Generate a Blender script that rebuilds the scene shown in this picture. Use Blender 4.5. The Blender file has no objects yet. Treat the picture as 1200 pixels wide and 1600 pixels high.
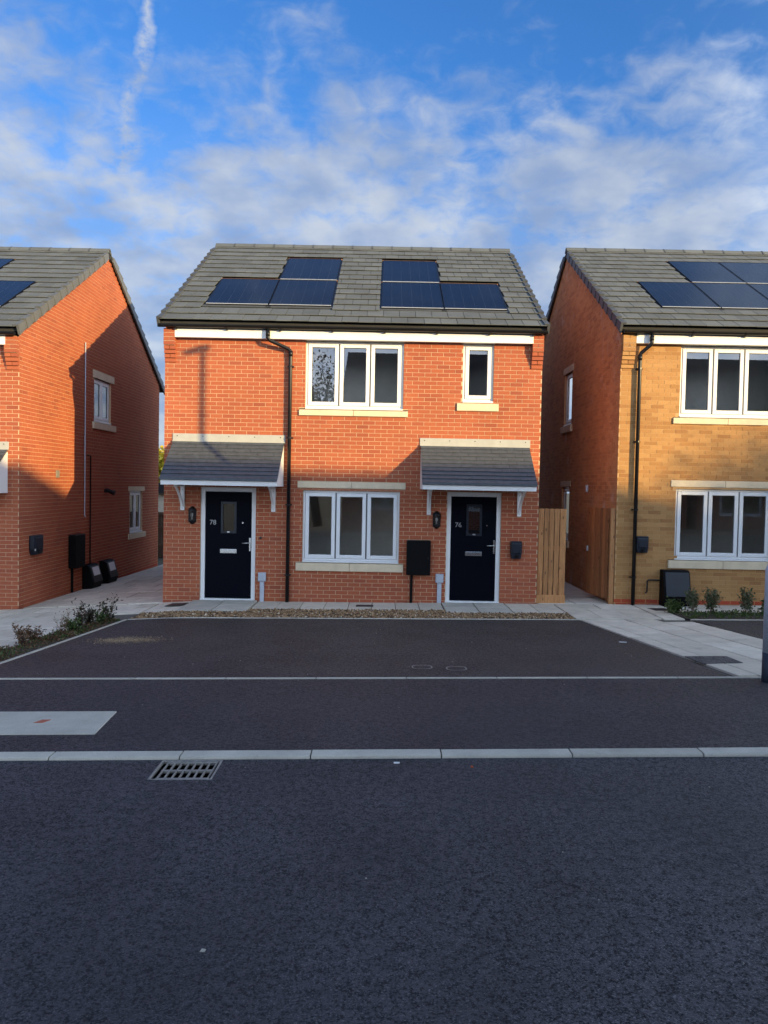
import bpy, bmesh, math, random
from mathutils import Vector, Matrix
random.seed(7)
sc = bpy.context.scene
C = sc.collection
R = math.radians

# ------------------------------------------------------------------ camera
cam_d = bpy.data.cameras.new('camera'); cam = bpy.data.objects.new('camera', cam_d); C.objects.link(cam)
cam_d.sensor_fit = 'VERTICAL'; cam_d.sensor_height = 36.0; cam_d.lens = 1200.0 / 1600.0 * 36.0
cam_d.clip_end = 3000; cam_d.clip_start = 0.05
PITCH, ROLL = R(1.95), R(1.1)
fw = Vector((0, math.cos(PITCH), -math.sin(PITCH))); rt = Vector((1, 0, 0)); up = rt.cross(fw)
rt2 = rt * math.cos(ROLL) + up * math.sin(ROLL); up2 = -rt * math.sin(ROLL) + up * math.cos(ROLL)
mw = Matrix((rt2, up2, -fw)).transposed().to_4x4(); mw.translation = (0, -14.2, 2.1)
cam.matrix_world = mw
sc.camera = cam
CAM = Vector((0, -14.2, 2.1))

# ------------------------------------------------------------------ light
SUN_EL = math.atan(0.183)
SUN_DIR = Vector((-1.1, 1.0, -0.183 * math.hypot(1.1, 1.0))).normalized()   # way the light travels
sun_d = bpy.data.lights.new('sun', 'SUN'); sun = bpy.data.objects.new('sun', sun_d); C.objects.link(sun)
sun_d.energy = 3.45; sun_d.angle = R(0.53); sun_d.color = (1.0, 0.73, 0.32)
sun.rotation_euler = SUN_DIR.to_track_quat('-Z', 'Y').to_euler()
sun.location = (30, -40, 20)
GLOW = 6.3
SUN_AZ = math.atan2(1.1, -1.0)     # from +Y towards +X : direction to the sun is (1.1, -1)

world = bpy.data.worlds.new('World'); sc.world = world; world.use_nodes = True
wt = world.node_tree; wt.nodes.clear()
def wn(t, **kw):
    n = wt.nodes.new(t)
    for k, v in kw.items(): setattr(n, k, v)
    return n
def wl(a, b): wt.links.new(a, b)
def wmath(op, a, b=None, c=None, clamp=False):
    n = wn('ShaderNodeMath', operation=op, use_clamp=clamp)
    for i, v in enumerate((a, b, c)):
        if v is None: continue
        if isinstance(v, (int, float)): n.inputs[i].default_value = v
        else: wl(v, n.inputs[i])
    return n.outputs[0]
def wsmooth(v, a, b):
    n = wn('ShaderNodeMapRange', interpolation_type='SMOOTHSTEP'); wl(v, n.inputs[0])
    n.inputs[1].default_value = a; n.inputs[2].default_value = b
    return n.outputs[0]
sky = wn('ShaderNodeTexSky', sky_type='NISHITA', sun_disc=False, sun_elevation=SUN_EL, sun_rotation=SUN_AZ,
         altitude=50, air_density=1.0, dust_density=0.4, ozone_density=2.2)
tc = wn('ShaderNodeTexCoord'); sep = wn('ShaderNodeSeparateXYZ'); wl(tc.outputs['Generated'], sep.inputs[0])
zz = wmath('ADD', wmath('MAXIMUM', sep.outputs[2], 0.0), 0.32)
u_ = wmath('DIVIDE', sep.outputs[0], zz); v_ = wmath('DIVIDE', sep.outputs[1], zz)
cv = wn('ShaderNodeCombineXYZ'); wl(u_, cv.inputs[0]); wl(v_, cv.inputs[1])
def wnoise(vec, scale, detail, rough, off=(0, 0, 0), sx=1.0, sy=1.0, dist=0.0):
    mp = wn('ShaderNodeMapping'); mp.inputs['Location'].default_value = off; mp.inputs['Scale'].default_value = (sx, sy, 1)
    wl(vec, mp.inputs[0]); n = wn('ShaderNodeTexNoise'); wl(mp.outputs[0], n.inputs['Vector'])
    n.inputs['Scale'].default_value = scale; n.inputs['Detail'].default_value = detail
    n.inputs['Roughness'].default_value = rough; n.inputs['Distortion'].default_value = dist
    return n.outputs[0]
big = wnoise(cv.outputs[0], 2.0, 3, 0.5, off=(0.7, 4.3, 0))
mid = wnoise(cv.outputs[0], 6.5, 5, 0.52, off=(1.19, 4.3, 0), dist=0.25)
puff = wnoise(cv.outputs[0], 19.0, 5, 0.55, off=(2.0, 0.3, 0), dist=0.4)
dens = wmath('ADD', wmath('ADD', wmath('MULTIPLY', big, 0.75), wmath('MULTIPLY', mid, 0.62)), wmath('MULTIPLY', puff, 0.55))
low = wsmooth(sep.outputs[2], 0.56, 0.16)
dens = wmath('ADD', dens, wmath('MULTIPLY', low, 0.42))
mask = wsmooth(dens, 0.89, 1.33)
# a condensation trail breaking up into the cloud layer
wob = wnoise(cv.outputs[0], 8.0, 4, 0.6, off=(9, 2, 0))
du = wmath('ADD', wmath('ADD', u_, 0.314), wmath('MULTIPLY', wmath('SUBTRACT', v_, 1.0), 0.43))
du = wmath('ADD', du, wmath('MULTIPLY', wmath('SUBTRACT', wob, 0.5), 0.09))
wid = wmath('ADD', 0.007, wmath('MULTIPLY', wmath('MAXIMUM', wmath('SUBTRACT', v_, 0.97), 0.0), 0.085))
tr = wmath('SUBTRACT', 1.0, wmath('DIVIDE', wmath('ABSOLUTE', du), wid), clamp=True)
fine = wnoise(cv.outputs[0], 40.0, 4, 0.65)
tr = wmath('MULTIPLY', wmath('MULTIPLY', tr, wsmooth(fine, 0.2, 0.62)), wsmooth(v_, 1.55, 1.36))
tr = wmath('MULTIPLY', tr, wsmooth(v_, 0.2, 0.6))
mask = wmath('MAXIMUM', wmath('MULTIPLY', mask, 0.90), wmath('MULTIPLY', tr, 0.82))
mask = wmath('MAXIMUM', mask, wmath('MULTIPLY', wsmooth(sep.outputs[2], 0.46, 0.12), 0.95))
shade = wsmooth(wnoise(cv.outputs[0], 5.5, 4, 0.5, off=(4.2, 8.1, 0)), 0.3, 0.75)
cc = wn('ShaderNodeMix', data_type='RGBA'); wl(shade, cc.inputs[0])
cc.inputs[6].default_value = (0.80, 1.08, 1.66, 1); cc.inputs[7].default_value = (1.75, 1.88, 2.05, 1)
# forward scatter by clouds and air, boosted sunward and overhead to lift the shade
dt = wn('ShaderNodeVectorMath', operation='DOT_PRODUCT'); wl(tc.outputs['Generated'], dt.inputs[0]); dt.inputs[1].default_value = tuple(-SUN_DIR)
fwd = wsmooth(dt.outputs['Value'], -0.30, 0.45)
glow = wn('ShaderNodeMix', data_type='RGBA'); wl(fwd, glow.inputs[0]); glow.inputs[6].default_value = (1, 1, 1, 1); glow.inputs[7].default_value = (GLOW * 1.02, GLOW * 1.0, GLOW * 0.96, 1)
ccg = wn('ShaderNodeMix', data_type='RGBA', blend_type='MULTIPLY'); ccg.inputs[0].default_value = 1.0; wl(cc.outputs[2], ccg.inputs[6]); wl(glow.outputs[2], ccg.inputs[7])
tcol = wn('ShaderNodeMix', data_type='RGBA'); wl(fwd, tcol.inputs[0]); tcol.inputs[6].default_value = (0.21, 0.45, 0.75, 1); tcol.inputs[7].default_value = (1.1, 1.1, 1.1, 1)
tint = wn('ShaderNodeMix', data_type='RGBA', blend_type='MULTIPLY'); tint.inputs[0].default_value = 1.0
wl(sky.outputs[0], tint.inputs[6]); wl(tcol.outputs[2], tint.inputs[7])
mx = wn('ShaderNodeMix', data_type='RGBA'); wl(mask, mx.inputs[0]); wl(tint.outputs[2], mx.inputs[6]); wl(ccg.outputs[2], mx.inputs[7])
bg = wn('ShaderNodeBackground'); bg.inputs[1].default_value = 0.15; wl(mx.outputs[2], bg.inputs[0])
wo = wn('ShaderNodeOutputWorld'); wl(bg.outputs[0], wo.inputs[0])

vs = sc.view_settings
vs.view_transform = 'Standard'; vs.look = 'None'; vs.gamma = 1.0; vs.exposure = 1.3; vs.use_curve_mapping = False
sc.cycles.use_denoising = True
sc.cycles.max_bounces = 8; sc.cycles.transparent_max_bounces = 16

# ------------------------------------------------------------------ materials
def new_mat(name):
    m = bpy.data.materials.new(name); m.use_nodes = True
    t = m.node_tree; t.nodes.clear()
    o = t.nodes.new('ShaderNodeOutputMaterial'); b = t.nodes.new('ShaderNodeBsdfPrincipled')
    t.links.new(b.outputs[0], o.inputs[0])
    return m, t, b, o
class NT:
    def __init__(s, t): s.t = t; s.pos = None
    def n(s, ty, **kw):
        n = s.t.nodes.new(ty)
        for k, v in kw.items(): setattr(n, k, v)
        return n
    def l(s, a, b): s.t.links.new(a, b)
    def P(s):
        if s.pos is None: s.pos = s.n('ShaderNodeNewGeometry')
        return s.pos.outputs['Position']
    def noise(s, scale, detail=3, rough=0.55, stretch=None, vec=None, dist=0.0):
        n = s.n('ShaderNodeTexNoise'); n.inputs['Scale'].default_value = scale; n.inputs['Detail'].default_value = detail
        n.inputs['Roughness'].default_value = rough; n.inputs['Distortion'].default_value = dist
        v = vec if vec is not None else s.P()
        if stretch:
            mp = s.n('ShaderNodeMapping'); mp.inputs['Scale'].default_value = stretch; s.l(v, mp.inputs[0]); v = mp.outputs[0]
        s.l(v, n.inputs['Vector']); return n.outputs[0]
    def ramp(s, fac, stops, interp='LINEAR'):
        r = s.n('ShaderNodeValToRGB'); r.color_ramp.interpolation = interp
        e = r.color_ramp.elements
        while len(e) > len(stops): e.remove(e[-1])
        while len(e) < len(stops): e.new(1)
        for i, (p, c) in enumerate(stops):
            e[i].position = p; e[i].color = (*c, 1) if len(c) == 3 else c
        s.l(fac, r.inputs[0]); return r.outputs[0]
    def math(s, op, a, b=None, clamp=False):
        n = s.n('ShaderNodeMath', operation=op, use_clamp=clamp)
        for i, v in enumerate((a, b)):
            if v is None: continue
            if isinstance(v, (int, float)): n.inputs[i].default_value = v
            else: s.l(v, n.inputs[i])
        return n.outputs[0]
    def mix(s, fac, a, b, blend='MIX'):
        n = s.n('ShaderNodeMix', data_type='RGBA', blend_type=blend)
        for sock, v in ((n.inputs[0], fac), (n.inputs[6], a), (n.inputs[7], b)):
            if isinstance(v, (int, float)): sock.default_value = v
            elif isinstance(v, tuple): sock.default_value = (*v, 1)
            else: s.l(v, sock)
        return n.outputs[2]
    def bump(s, b, height, strength, dist):
        n = s.n('ShaderNodeBump'); n.inputs['Strength'].default_value = strength; n.inputs['Distance'].default_value = dist
        s.l(height, n.inputs['Height']); s.l(n.outputs[0], b.inputs['Normal'])
    def rnd(s):
        g = s.n('ShaderNodeNewGeometry'); o = s.n('ShaderNodeObjectInfo')
        return s.math('FRACT', s.math('ADD', g.outputs['Random Per Island'], s.math('MULTIPLY', o.outputs['Random'], 7.13)))
def gray(v): return (v, v, v)

def brick_mat(name, stops, bloom=0.0, rough=0.88):
    m, t, b, o = new_mat(name); k = NT(t)
    col = k.ramp(k.rnd(), stops)
    n1 = k.noise(55, 4, 0.6); col = k.mix(1.0, col, k.ramp(n1, [(0.25, gray(0.78)), (0.75, gray(1.12))]), 'MULTIPLY')
    n2 = k.noise(0.9, 3, 0.5); col = k.mix(1.0, col, k.ramp(n2, [(0.3, gray(0.88)), (0.7, gray(1.08))]), 'MULTIPLY')
    if bloom:
        w = k.noise(3.2, 5, 0.65, stretch=(1, 1, 0.55)); big_ = k.noise(0.55, 2, 0.5)
        f = k.math('MULTIPLY', k.ramp(w, [(0.56, gray(0)), (0.72, gray(1))]), k.ramp(big_, [(0.42, gray(0)), (0.62, gray(1))]))
        col = k.mix(k.math('MULTIPLY', f, bloom), col, (0.55, 0.5, 0.46))
    k.l(col, b.inputs['Base Color']); b.inputs['Roughness'].default_value = rough
    b.inputs['Specular IOR Level'].default_value = 0.25
    k.bump(b, k.noise(160, 3, 0.6, stretch=(1, 1, 2)), 0.5, 0.003)
    return m
def plain(name, col, rough=0.5, metal=0.0, var=0.08, vs_=6.0, bump=0.0, bs=80, spec=0.5, coat=0.0, bdist=0.002):
    m, t, b, o = new_mat(name); k = NT(t)
    n = k.noise(vs_, 4, 0.6)
    c = k.mix(1.0, tuple(col), k.ramp(n, [(0.3, gray(1 - var)), (0.7, gray(1 + var))]), 'MULTIPLY')
    k.l(c, b.inputs['Base Color']); b.inputs['Roughness'].default_value = rough; b.inputs['Metallic'].default_value = metal
    b.inputs['Specular IOR Level'].default_value = spec; b.inputs['Coat Weight'].default_value = coat
    if bump: k.bump(b, k.noise(bs, 3, 0.6), bump, bdist)
    return m
MT = {}
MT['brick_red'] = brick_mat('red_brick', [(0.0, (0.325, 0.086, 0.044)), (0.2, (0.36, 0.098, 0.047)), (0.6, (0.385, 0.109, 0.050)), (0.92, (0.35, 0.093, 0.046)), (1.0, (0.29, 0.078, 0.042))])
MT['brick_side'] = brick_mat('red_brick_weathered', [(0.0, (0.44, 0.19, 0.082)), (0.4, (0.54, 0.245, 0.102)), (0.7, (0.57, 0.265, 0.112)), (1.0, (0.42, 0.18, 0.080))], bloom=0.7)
MT['brick_buff'] = brick_mat('buff_brick', [(0.0, (0.33, 0.165, 0.060)), (0.3, (0.40, 0.215, 0.082)), (0.55, (0.43, 0.235, 0.092)), (0.8, (0.37, 0.185, 0.068)), (1.0, (0.30, 0.145, 0.055))])
MT['brick_base'] = brick_mat('base_course_brick', [(0.0, (0.33, 0.05, 0.02)), (0.5, (0.40, 0.07, 0.03)), (1.0, (0.36, 0.06, 0.03))])
MT['mortar'] = plain('mortar', (0.52, 0.37, 0.23), 0.95, var=0.12, vs_=9, bump=0.4, bs=200)
MT['mortar_buff'] = plain('mortar_buff', (0.45, 0.275, 0.125), 0.95, var=0.12, vs_=9, bump=0.4, bs=200)
MT['mortar_side'] = plain('mortar_side', (0.52, 0.30, 0.16), 0.95, var=0.12, vs_=9, bump=0.4, bs=200)
MT['upvc'] = plain('white_plastic', (0.70, 0.70, 0.69), 0.35, var=0.02, vs_=3)
MT['white_paint'] = plain('white_paint', (0.72, 0.71, 0.68), 0.45, var=0.05, vs_=3)
MT['frame_side'] = plain('grey_seal', (0.10, 0.10, 0.10), 0.6)
MT['door'] = plain('navy_door', (0.0018, 0.0024, 0.006), 0.55, var=0.2, vs_=20, bump=0.15, bs=60, spec=0.05)
MT['steel'] = plain('polished_steel', (0.62, 0.62, 0.60), 0.22, 1.0, var=0.06)
MT['steel_dull'] = plain('brushed_steel', (0.30, 0.30, 0.30), 0.45, 0.6, var=0.1)
MT['black'] = plain('black_plastic', (0.006, 0.006, 0.007), 0.36, var=0.2, spec=0.35)
MT['black_matt'] = plain('black_cabinet', (0.0025, 0.0025, 0.003), 0.6, var=0.2, spec=0.12)
MT['slate_plastic'] = plain('dark_slate_plastic', (0.012, 0.016, 0.024), 0.35, var=0.1, spec=0.3)
MT['grey_plastic'] = plain('grey_plastic', (0.40, 0.43, 0.48), 0.5, var=0.06)
MT['stone'] = plain('cast_stone', (0.62, 0.51, 0.35), 0.9, var=0.10, vs_=5, bump=0.25, bs=120)
MT['lead'] = plain('flashing', (0.36, 0.36, 0.33), 0.6, var=0.1, vs_=4)
MT['grp'] = plain('moulded_canopy', (0.062, 0.072, 0.084), 0.55, var=0.22, vs_=11, bump=0.2, bs=70)
MT['verge'] = plain('verge_plastic', (0.06, 0.065, 0.07), 0.6, var=0.12)
MT['verge_pale'] = plain('verge_plastic_grey', (0.10, 0.105, 0.105), 0.6, var=0.12)
MT['deck'] = plain('roof_underlay', (0.02, 0.02, 0.02), 0.9)
MT['inner'] = plain('emulsion_wall', (0.80, 0.77, 0.70), 0.9, var=0.05)
MT['inner_floor'] = plain('interior_floor', (0.34, 0.31, 0.27), 0.8, var=0.1)
MT['galv'] = plain('galvanised_steel', (0.46, 0.49, 0.53), 0.55, 0.15, var=0.14, vs_=22)
MT['bitumen'] = plain('blue_black_paint', (0.022, 0.03, 0.045), 0.6, var=0.2, vs_=12)
MT['iron'] = plain('cast_iron', (0.27, 0.25, 0.22), 0.65, 0.4, var=0.25, vs_=18, bump=0.3, bs=150)
MT['iron_dark'] = plain('dark_iron', (0.035, 0.033, 0.032), 0.6, 0.3, var=0.25, vs_=18, bump=0.3, bs=150)
MT['soil'] = plain('soil', (0.055, 0.040, 0.026), 1.0, var=0.4, vs_=14, bump=1.0, bs=40, bdist=0.02)
MT['bulb'] = plain('bulb_glass', (0.75, 0.72, 0.70), 0.25)
MT['orange'] = plain('orange_paint', (0.36, 0.10, 0.055), 0.8, var=0.3, vs_=40)
MT['litter'] = plain('paper_litter', (0.7, 0.7, 0.68), 0.8)
MT['redchip'] = plain('brick_chip', (0.40, 0.09, 0.03), 0.9)
MT['cream'] = plain('sunlit_cream', (0.62, 0.52, 0.38), 0.9)
MT['ground'] = plain('earth', (0.06, 0.055, 0.03), 1.0, var=0.3, vs_=2, bump=0.5, bs=20)

def tile_mat():
    m, t, b, o = new_mat('concrete_roof_tile'); k = NT(t)
    col = k.ramp(k.rnd(), [(0.0, (0.088, 0.097, 0.101)), (0.5, (0.102, 0.112, 0.116)), (1.0, (0.116, 0.127, 0.131))])
    n = k.noise(1.6, 4, 0.6, stretch=(1, 1.6, 1.6)); col = k.mix(1.0, col, k.ramp(n, [(0.3, gray(0.84)), (0.7, gray(1.1))]), 'MULTIPLY')
    d = k.noise(4.3, 3, 0.5, stretch=(1, 2, 2)); damp = k.ramp(d, [(0.64, gray(0)), (0.69, gray(1))])
    col = k.mix(k.math('MULTIPLY', damp, 0.35), col, (0.075, 0.078, 0.08))
    g = k.noise(90, 3, 0.6); col = k.mix(1.0, col, k.ramp(g, [(0.3, gray(0.86)), (0.7, gray(1.1))]), 'MULTIPLY')
    k.l(col, b.inputs['Base Color']); b.inputs['Roughness'].default_value = 0.85; b.inputs['Specular IOR Level'].default_value = 0.3
    k.bump(b, g, 0.3, 0.003); return m
MT['tile'] = tile_mat()
def glass_mat():
    m, t, b, o = new_mat('window_glass'); k = NT(t); t.nodes.remove(b)
    tr_ = k.n('ShaderNodeBsdfTransparent'); tr_.inputs[0].default_value = (0.86, 0.87, 0.85, 1)
    gl = k.n('ShaderNodeBsdfGlossy'); gl.inputs['Roughness'].default_value = 0.0; gl.inputs[0].default_value = (1, 1, 1, 1)
    fr = k.n('ShaderNodeFresnel'); fr.inputs[0].default_value = 1.5
    f = k.math('ADD', k.math('MULTIPLY', fr.outputs[0], 2.0), 0.03, clamp=True)
    bn = k.n('ShaderNodeBump'); bn.inputs['Strength'].default_value = 0.03; bn.inputs['Distance'].default_value = 0.02
    k.l(k.noise(1.1, 1, 0.4), bn.inputs['Height']); k.l(bn.outputs[0], gl.inputs['Normal'])
    mxs = k.n('ShaderNodeMixShader'); k.l(f, mxs.inputs[0]); k.l(tr_.outputs[0], mxs.inputs[1]); k.l(gl.outputs[0], mxs.inputs[2])
    k.l(mxs.outputs[0], o.inputs[0]); return m
MT['glass'] = glass_mat()
def panel_mat():
    m, t, b, o = new_mat('solar_glass'); k = NT(t)
    n = k.noise(1.3, 2, 0.5); k.l(k.ramp(n, [(0.3, (0.006, 0.0075, 0.013)), (0.7, (0.009, 0.0115, 0.019))]), b.inputs['Base Color'])
    b.inputs['Roughness'].default_value = 0.16; b.inputs['Specular IOR Level'].default_value = 0.17
    b.inputs['Coat Weight'].default_value = 0.1; b.inputs['Coat Roughness'].default_value = 0.05
    return m
MT['solar'] = panel_mat()
MT['solar_line'] = plain('solar_busbar', (0.035, 0.045, 0.07), 0.35)
def asphalt_mat(name, lo, hi, speck, scale, big_c, rough=0.62, bd=0.006, bstr=0.9):
    m, t, b, o = new_mat(name); k = NT(t)
    n1 = k.noise(scale, 5, 0.7); nb = k.noise(scale * 0.33, 5, 0.75); n1 = k.math('ADD', k.math('MULTIPLY', n1, 0.58), k.math('MULTIPLY', nb, 0.42)); col = k.ramp(n1, [(0.43, lo), (0.53, hi)])
    v = k.n('ShaderNodeTexVoronoi'); v.inputs['Scale'].default_value = scale * 2.2; k.l(k.P(), v.inputs['Vector'])
    vc = k.n('ShaderNodeSeparateColor'); k.l(v.outputs['Color'], vc.inputs[0])
    sp = k.ramp(vc.outputs[0], [(0.86, gray(0)), (0.97, gray(1))])
    col = k.mix(k.math('MULTIPLY', sp, 0.5), col, speck)
    n2 = k.noise(1.4, 4, 0.65); col = k.mix(1.0, col, k.ramp(n2, [(0.28, gray(0.70)), (0.72, gray(1.25))]), 'MULTIPLY')
    n3 = k.noise(0.45, 3, 0.55); col = k.mix(k.ramp(n3, [(0.4, gray(0.0)), (0.7, gray(0.5))]), col, big_c)
    k.l(col, b.inputs['Base Color']); b.inputs['Specular IOR Level'].default_value = 0.33
    k.l(k.ramp(n1, [(0.42, gray(0.95)), (0.54, gray(rough - 0.08))]), b.inputs['Roughness'])
    hgt = k.math('ADD', k.math('MULTIPLY', n1, 0.7), k.math('MULTIPLY', v.outputs['Distance'], -0.5))
    k.bump(b, hgt, bstr, bd); return m
MT['road'] = asphalt_mat('road_asphalt', (0.003, 0.004, 0.006), (0.052, 0.049, 0.056), (0.22, 0.22, 0.22), 84, (0.036, 0.035, 0.040))
MT['footway'] = asphalt_mat('footway_asphalt', (0.010, 0.010, 0.012), (0.040, 0.038, 0.042), (0.14, 0.13, 0.13), 85, (0.036, 0.034, 0.037), bd=0.003, bstr=0.7)
MT['drive'] = asphalt_mat('driveway_asphalt', (0.016, 0.014, 0.014), (0.048, 0.042, 0.041), (0.13, 0.12, 0.11), 95, (0.056, 0.049, 0.046), bd=0.002, bstr=0.6)
def slab_mat(name, stops, dirt=0.35):
    m, t, b, o = new_mat(name); k = NT(t)
    col = k.ramp(k.rnd(), stops)
    n = k.noise(2.6, 5, 0.65); col = k.mix(1.0, col, k.ramp(n, [(0.3, gray(0.82)), (0.7, gray(1.08))]), 'MULTIPLY')
    d = k.noise(5.5, 4, 0.7); col = k.mix(k.math('MULTIPLY', k.ramp(d, [(0.55, gray(0)), (0.75, gray(1))]), dirt), col, (0.16, 0.13, 0.10))
    g = k.noise(110, 3, 0.6); col = k.mix(1.0, col, k.ramp(g, [(0.3, gray(0.88)), (0.7, gray(1.1))]), 'MULTIPLY')
    k.l(col, b.inputs['Base Color']); b.inputs['Roughness'].default_value = 0.9; b.inputs['Specular IOR Level'].default_value = 0.25
    k.bump(b, g, 0.35, 0.003); return m
MT['slab'] = slab_mat('concrete_flag', [(0.0, (0.52, 0.46, 0.365)), (0.5, (0.60, 0.535, 0.43)), (1.0, (0.66, 0.595, 0.485))])
MT['slab_pad'] = slab_mat('grey_flag', [(0.0, (0.44, 0.41, 0.345)), (1.0, (0.50, 0.465, 0.39))], 0.15)
MT['kerb'] = slab_mat('kerb_concrete', [(0.0, (0.42, 0.385, 0.315)), (1.0, (0.50, 0.46, 0.38))], 0.2)
MT['joint'] = plain('jointing_sand', (0.10, 0.09, 0.075), 1.0, var=0.25, vs_=20)
MT['mat_patch'] = asphalt_mat('coarse_asphalt_patch', (0.02, 0.02, 0.022), (0.08, 0.08, 0.085), (0.2, 0.2, 0.2), 40, (0.06, 0.06, 0.06), bd=0.01)
def pebble_mat(name, stops):
    m, t, b, o = new_mat(name); k = NT(t); k.l(k.ramp(k.rnd(), stops), b.inputs['Base Color']); b.inputs['Roughness'].default_value = 0.75
    return m
MT['gravel'] = pebble_mat('gravel', [(0.0, (0.05, 0.03, 0.016)), (0.25, (0.16, 0.09, 0.042)), (0.5, (0.26, 0.155, 0.07)), (0.75, (0.36, 0.24, 0.12)), (0.9, (0.22, 0.10, 0.045)), (1.0, (0.62, 0.52, 0.38))])
MT['sand'] = pebble_mat('sand_grit', [(0.0, (0.20, 0.13, 0.07)), (0.6, (0.30, 0.20, 0.11)), (1.0, (0.40, 0.32, 0.22))])
def wood_mat(name, a, c_, knot):
    m, t, b, o = new_mat(name); k = NT(t)
    oi = k.n('ShaderNodeObjectInfo'); vadd = k.n('ShaderNodeVectorMath', operation='ADD'); sc_ = k.n('ShaderNodeVectorMath', operation='SCALE')
    cx_ = k.n('ShaderNodeCombineXYZ'); k.l(oi.outputs['Random'], cx_.inputs[2]); k.l(cx_.outputs[0], sc_.inputs[0]); sc_.inputs['Scale'].default_value = 9.0
    k.l(k.P(), vadd.inputs[0]); k.l(sc_.outputs[0], vadd.inputs[1])
    n = k.noise(7, 5, 0.65, stretch=(6, 6, 0.45), vec=vadd.outputs[0], dist=0.6); col = k.ramp(n, [(0.28, a), (0.7, c_)])
    v = k.n('ShaderNodeTexVoronoi'); v.inputs['Scale'].default_value = 1.0
    mp = k.n('ShaderNodeMapping'); mp.inputs['Scale'].default_value = (9, 9, 4.2); k.l(vadd.outputs[0], mp.inputs[0]); k.l(mp.outputs[0], v.inputs['Vector'])
    col = k.mix(k.ramp(v.outputs['Distance'], [(0.06, gray(0.85)), (0.17, gray(0))]), col, knot)
    hb = k.n('ShaderNodeHueSaturation'); k.l(col, hb.inputs['Color']); k.l(k.math('ADD', k.math('MULTIPLY', oi.outputs['Random'], 0.55), 0.70), hb.inputs['Value'])
    k.l(hb.outputs[0], b.inputs['Base Color']); b.inputs['Roughness'].default_value = 0.8; k.bump(b, n, 0.4, 0.004); return m
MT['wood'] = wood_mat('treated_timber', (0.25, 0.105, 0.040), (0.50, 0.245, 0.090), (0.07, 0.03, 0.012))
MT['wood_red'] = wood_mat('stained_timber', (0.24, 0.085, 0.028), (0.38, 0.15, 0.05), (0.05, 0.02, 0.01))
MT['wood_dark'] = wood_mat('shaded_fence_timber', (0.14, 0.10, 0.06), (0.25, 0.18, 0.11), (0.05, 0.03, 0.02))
def leaf_mat(name, stops, trans=0.25):
    m, t, b, o = new_mat(name); k = NT(t); col = k.ramp(k.rnd(), stops)
    k.l(col, b.inputs['Base Color']); b.inputs['Roughness'].default_value = 0.6
    tl = k.n('ShaderNodeBsdfTranslucent'); k.l(col, tl.inputs[0]); ms = k.n('ShaderNodeMixShader'); ms.inputs[0].default_value = trans
    k.l(b.outputs[0], ms.inputs[1]); k.l(tl.outputs[0], ms.inputs[2]); k.l(ms.outputs[0], o.inputs[0]); return m
MT['leaf_dark'] = leaf_mat('dark_leaves', [(0.0, (0.03, 0.028, 0.018)), (0.5, (0.045, 0.05, 0.025)), (1.0, (0.075, 0.05, 0.03))])
MT['leaf_brown'] = leaf_mat('dry_leaves', [(0.0, (0.11, 0.055, 0.025)), (0.5, (0.17, 0.09, 0.045)), (1.0, (0.13, 0.10, 0.05))])
MT['leaf_green'] = leaf_mat('green_leaves', [(0.0, (0.04, 0.075, 0.018)), (0.5, (0.075, 0.12, 0.03)), (1.0, (0.13, 0.15, 0.05))])
MT['leaf_sage'] = leaf_mat('sage_leaves', [(0.0, (0.06, 0.085, 0.04)), (0.6, (0.12, 0.15, 0.07)), (1.0, (0.26, 0.20, 0.13))])
MT['leaf_gold'] = leaf_mat('golden_leaves', [(0.0, (0.50, 0.38, 0.02)), (0.5, (0.62, 0.48, 0.03)), (1.0, (0.40, 0.36, 0.04))])
MT['leaf_autumn'] = leaf_mat('autumn_leaves', [(0.0, (0.05, 0.07, 0.02)), (0.5, (0.10, 0.10, 0.03)), (1.0, (0.16, 0.11, 0.04))])
MT['bark'] = plain('bark', (0.08, 0.06, 0.045), 0.95, var=0.3, vs_=14, bump=0.8, bs=30, bdist=0.01)
MT['twig'] = plain('twig', (0.10, 0.06, 0.04), 0.9, var=0.25)
def brick_tex_mat(name, c1, c2, mortar):
    m, t, b, o = new_mat(name); k = NT(t)
    g = k.n('ShaderNodeSeparateXYZ'); k.l(k.P(), g.inputs[0]); cb = k.n('ShaderNodeCombineXYZ')
    k.l(k.math('ADD', g.outputs[0], g.outputs[1]), cb.inputs[0]); k.l(g.outputs[2], cb.inputs[1])
    bt = k.n('ShaderNodeTexBrick'); k.l(cb.outputs[0], bt.inputs['Vector']); bt.inputs['Scale'].default_value = 1.0
    bt.inputs['Brick Width'].default_value = 0.225; bt.inputs['Row Height'].default_value = 0.075; bt.inputs['Mortar Size'].default_value = 0.005
    bt.inputs['Color1'].default_value = (*c1, 1); bt.inputs['Color2'].default_value = (*c2, 1); bt.inputs['Mortar'].default_value = (*mortar, 1)
    k.l(bt.outputs[0], b.inputs['Base Color']); b.inputs['Roughness'].default_value = 0.9; return m
MT['brick_far'] = brick_tex_mat('distant_brick', (0.33, 0.08, 0.04), (0.26, 0.06, 0.035), (0.5, 0.38, 0.28))

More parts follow.
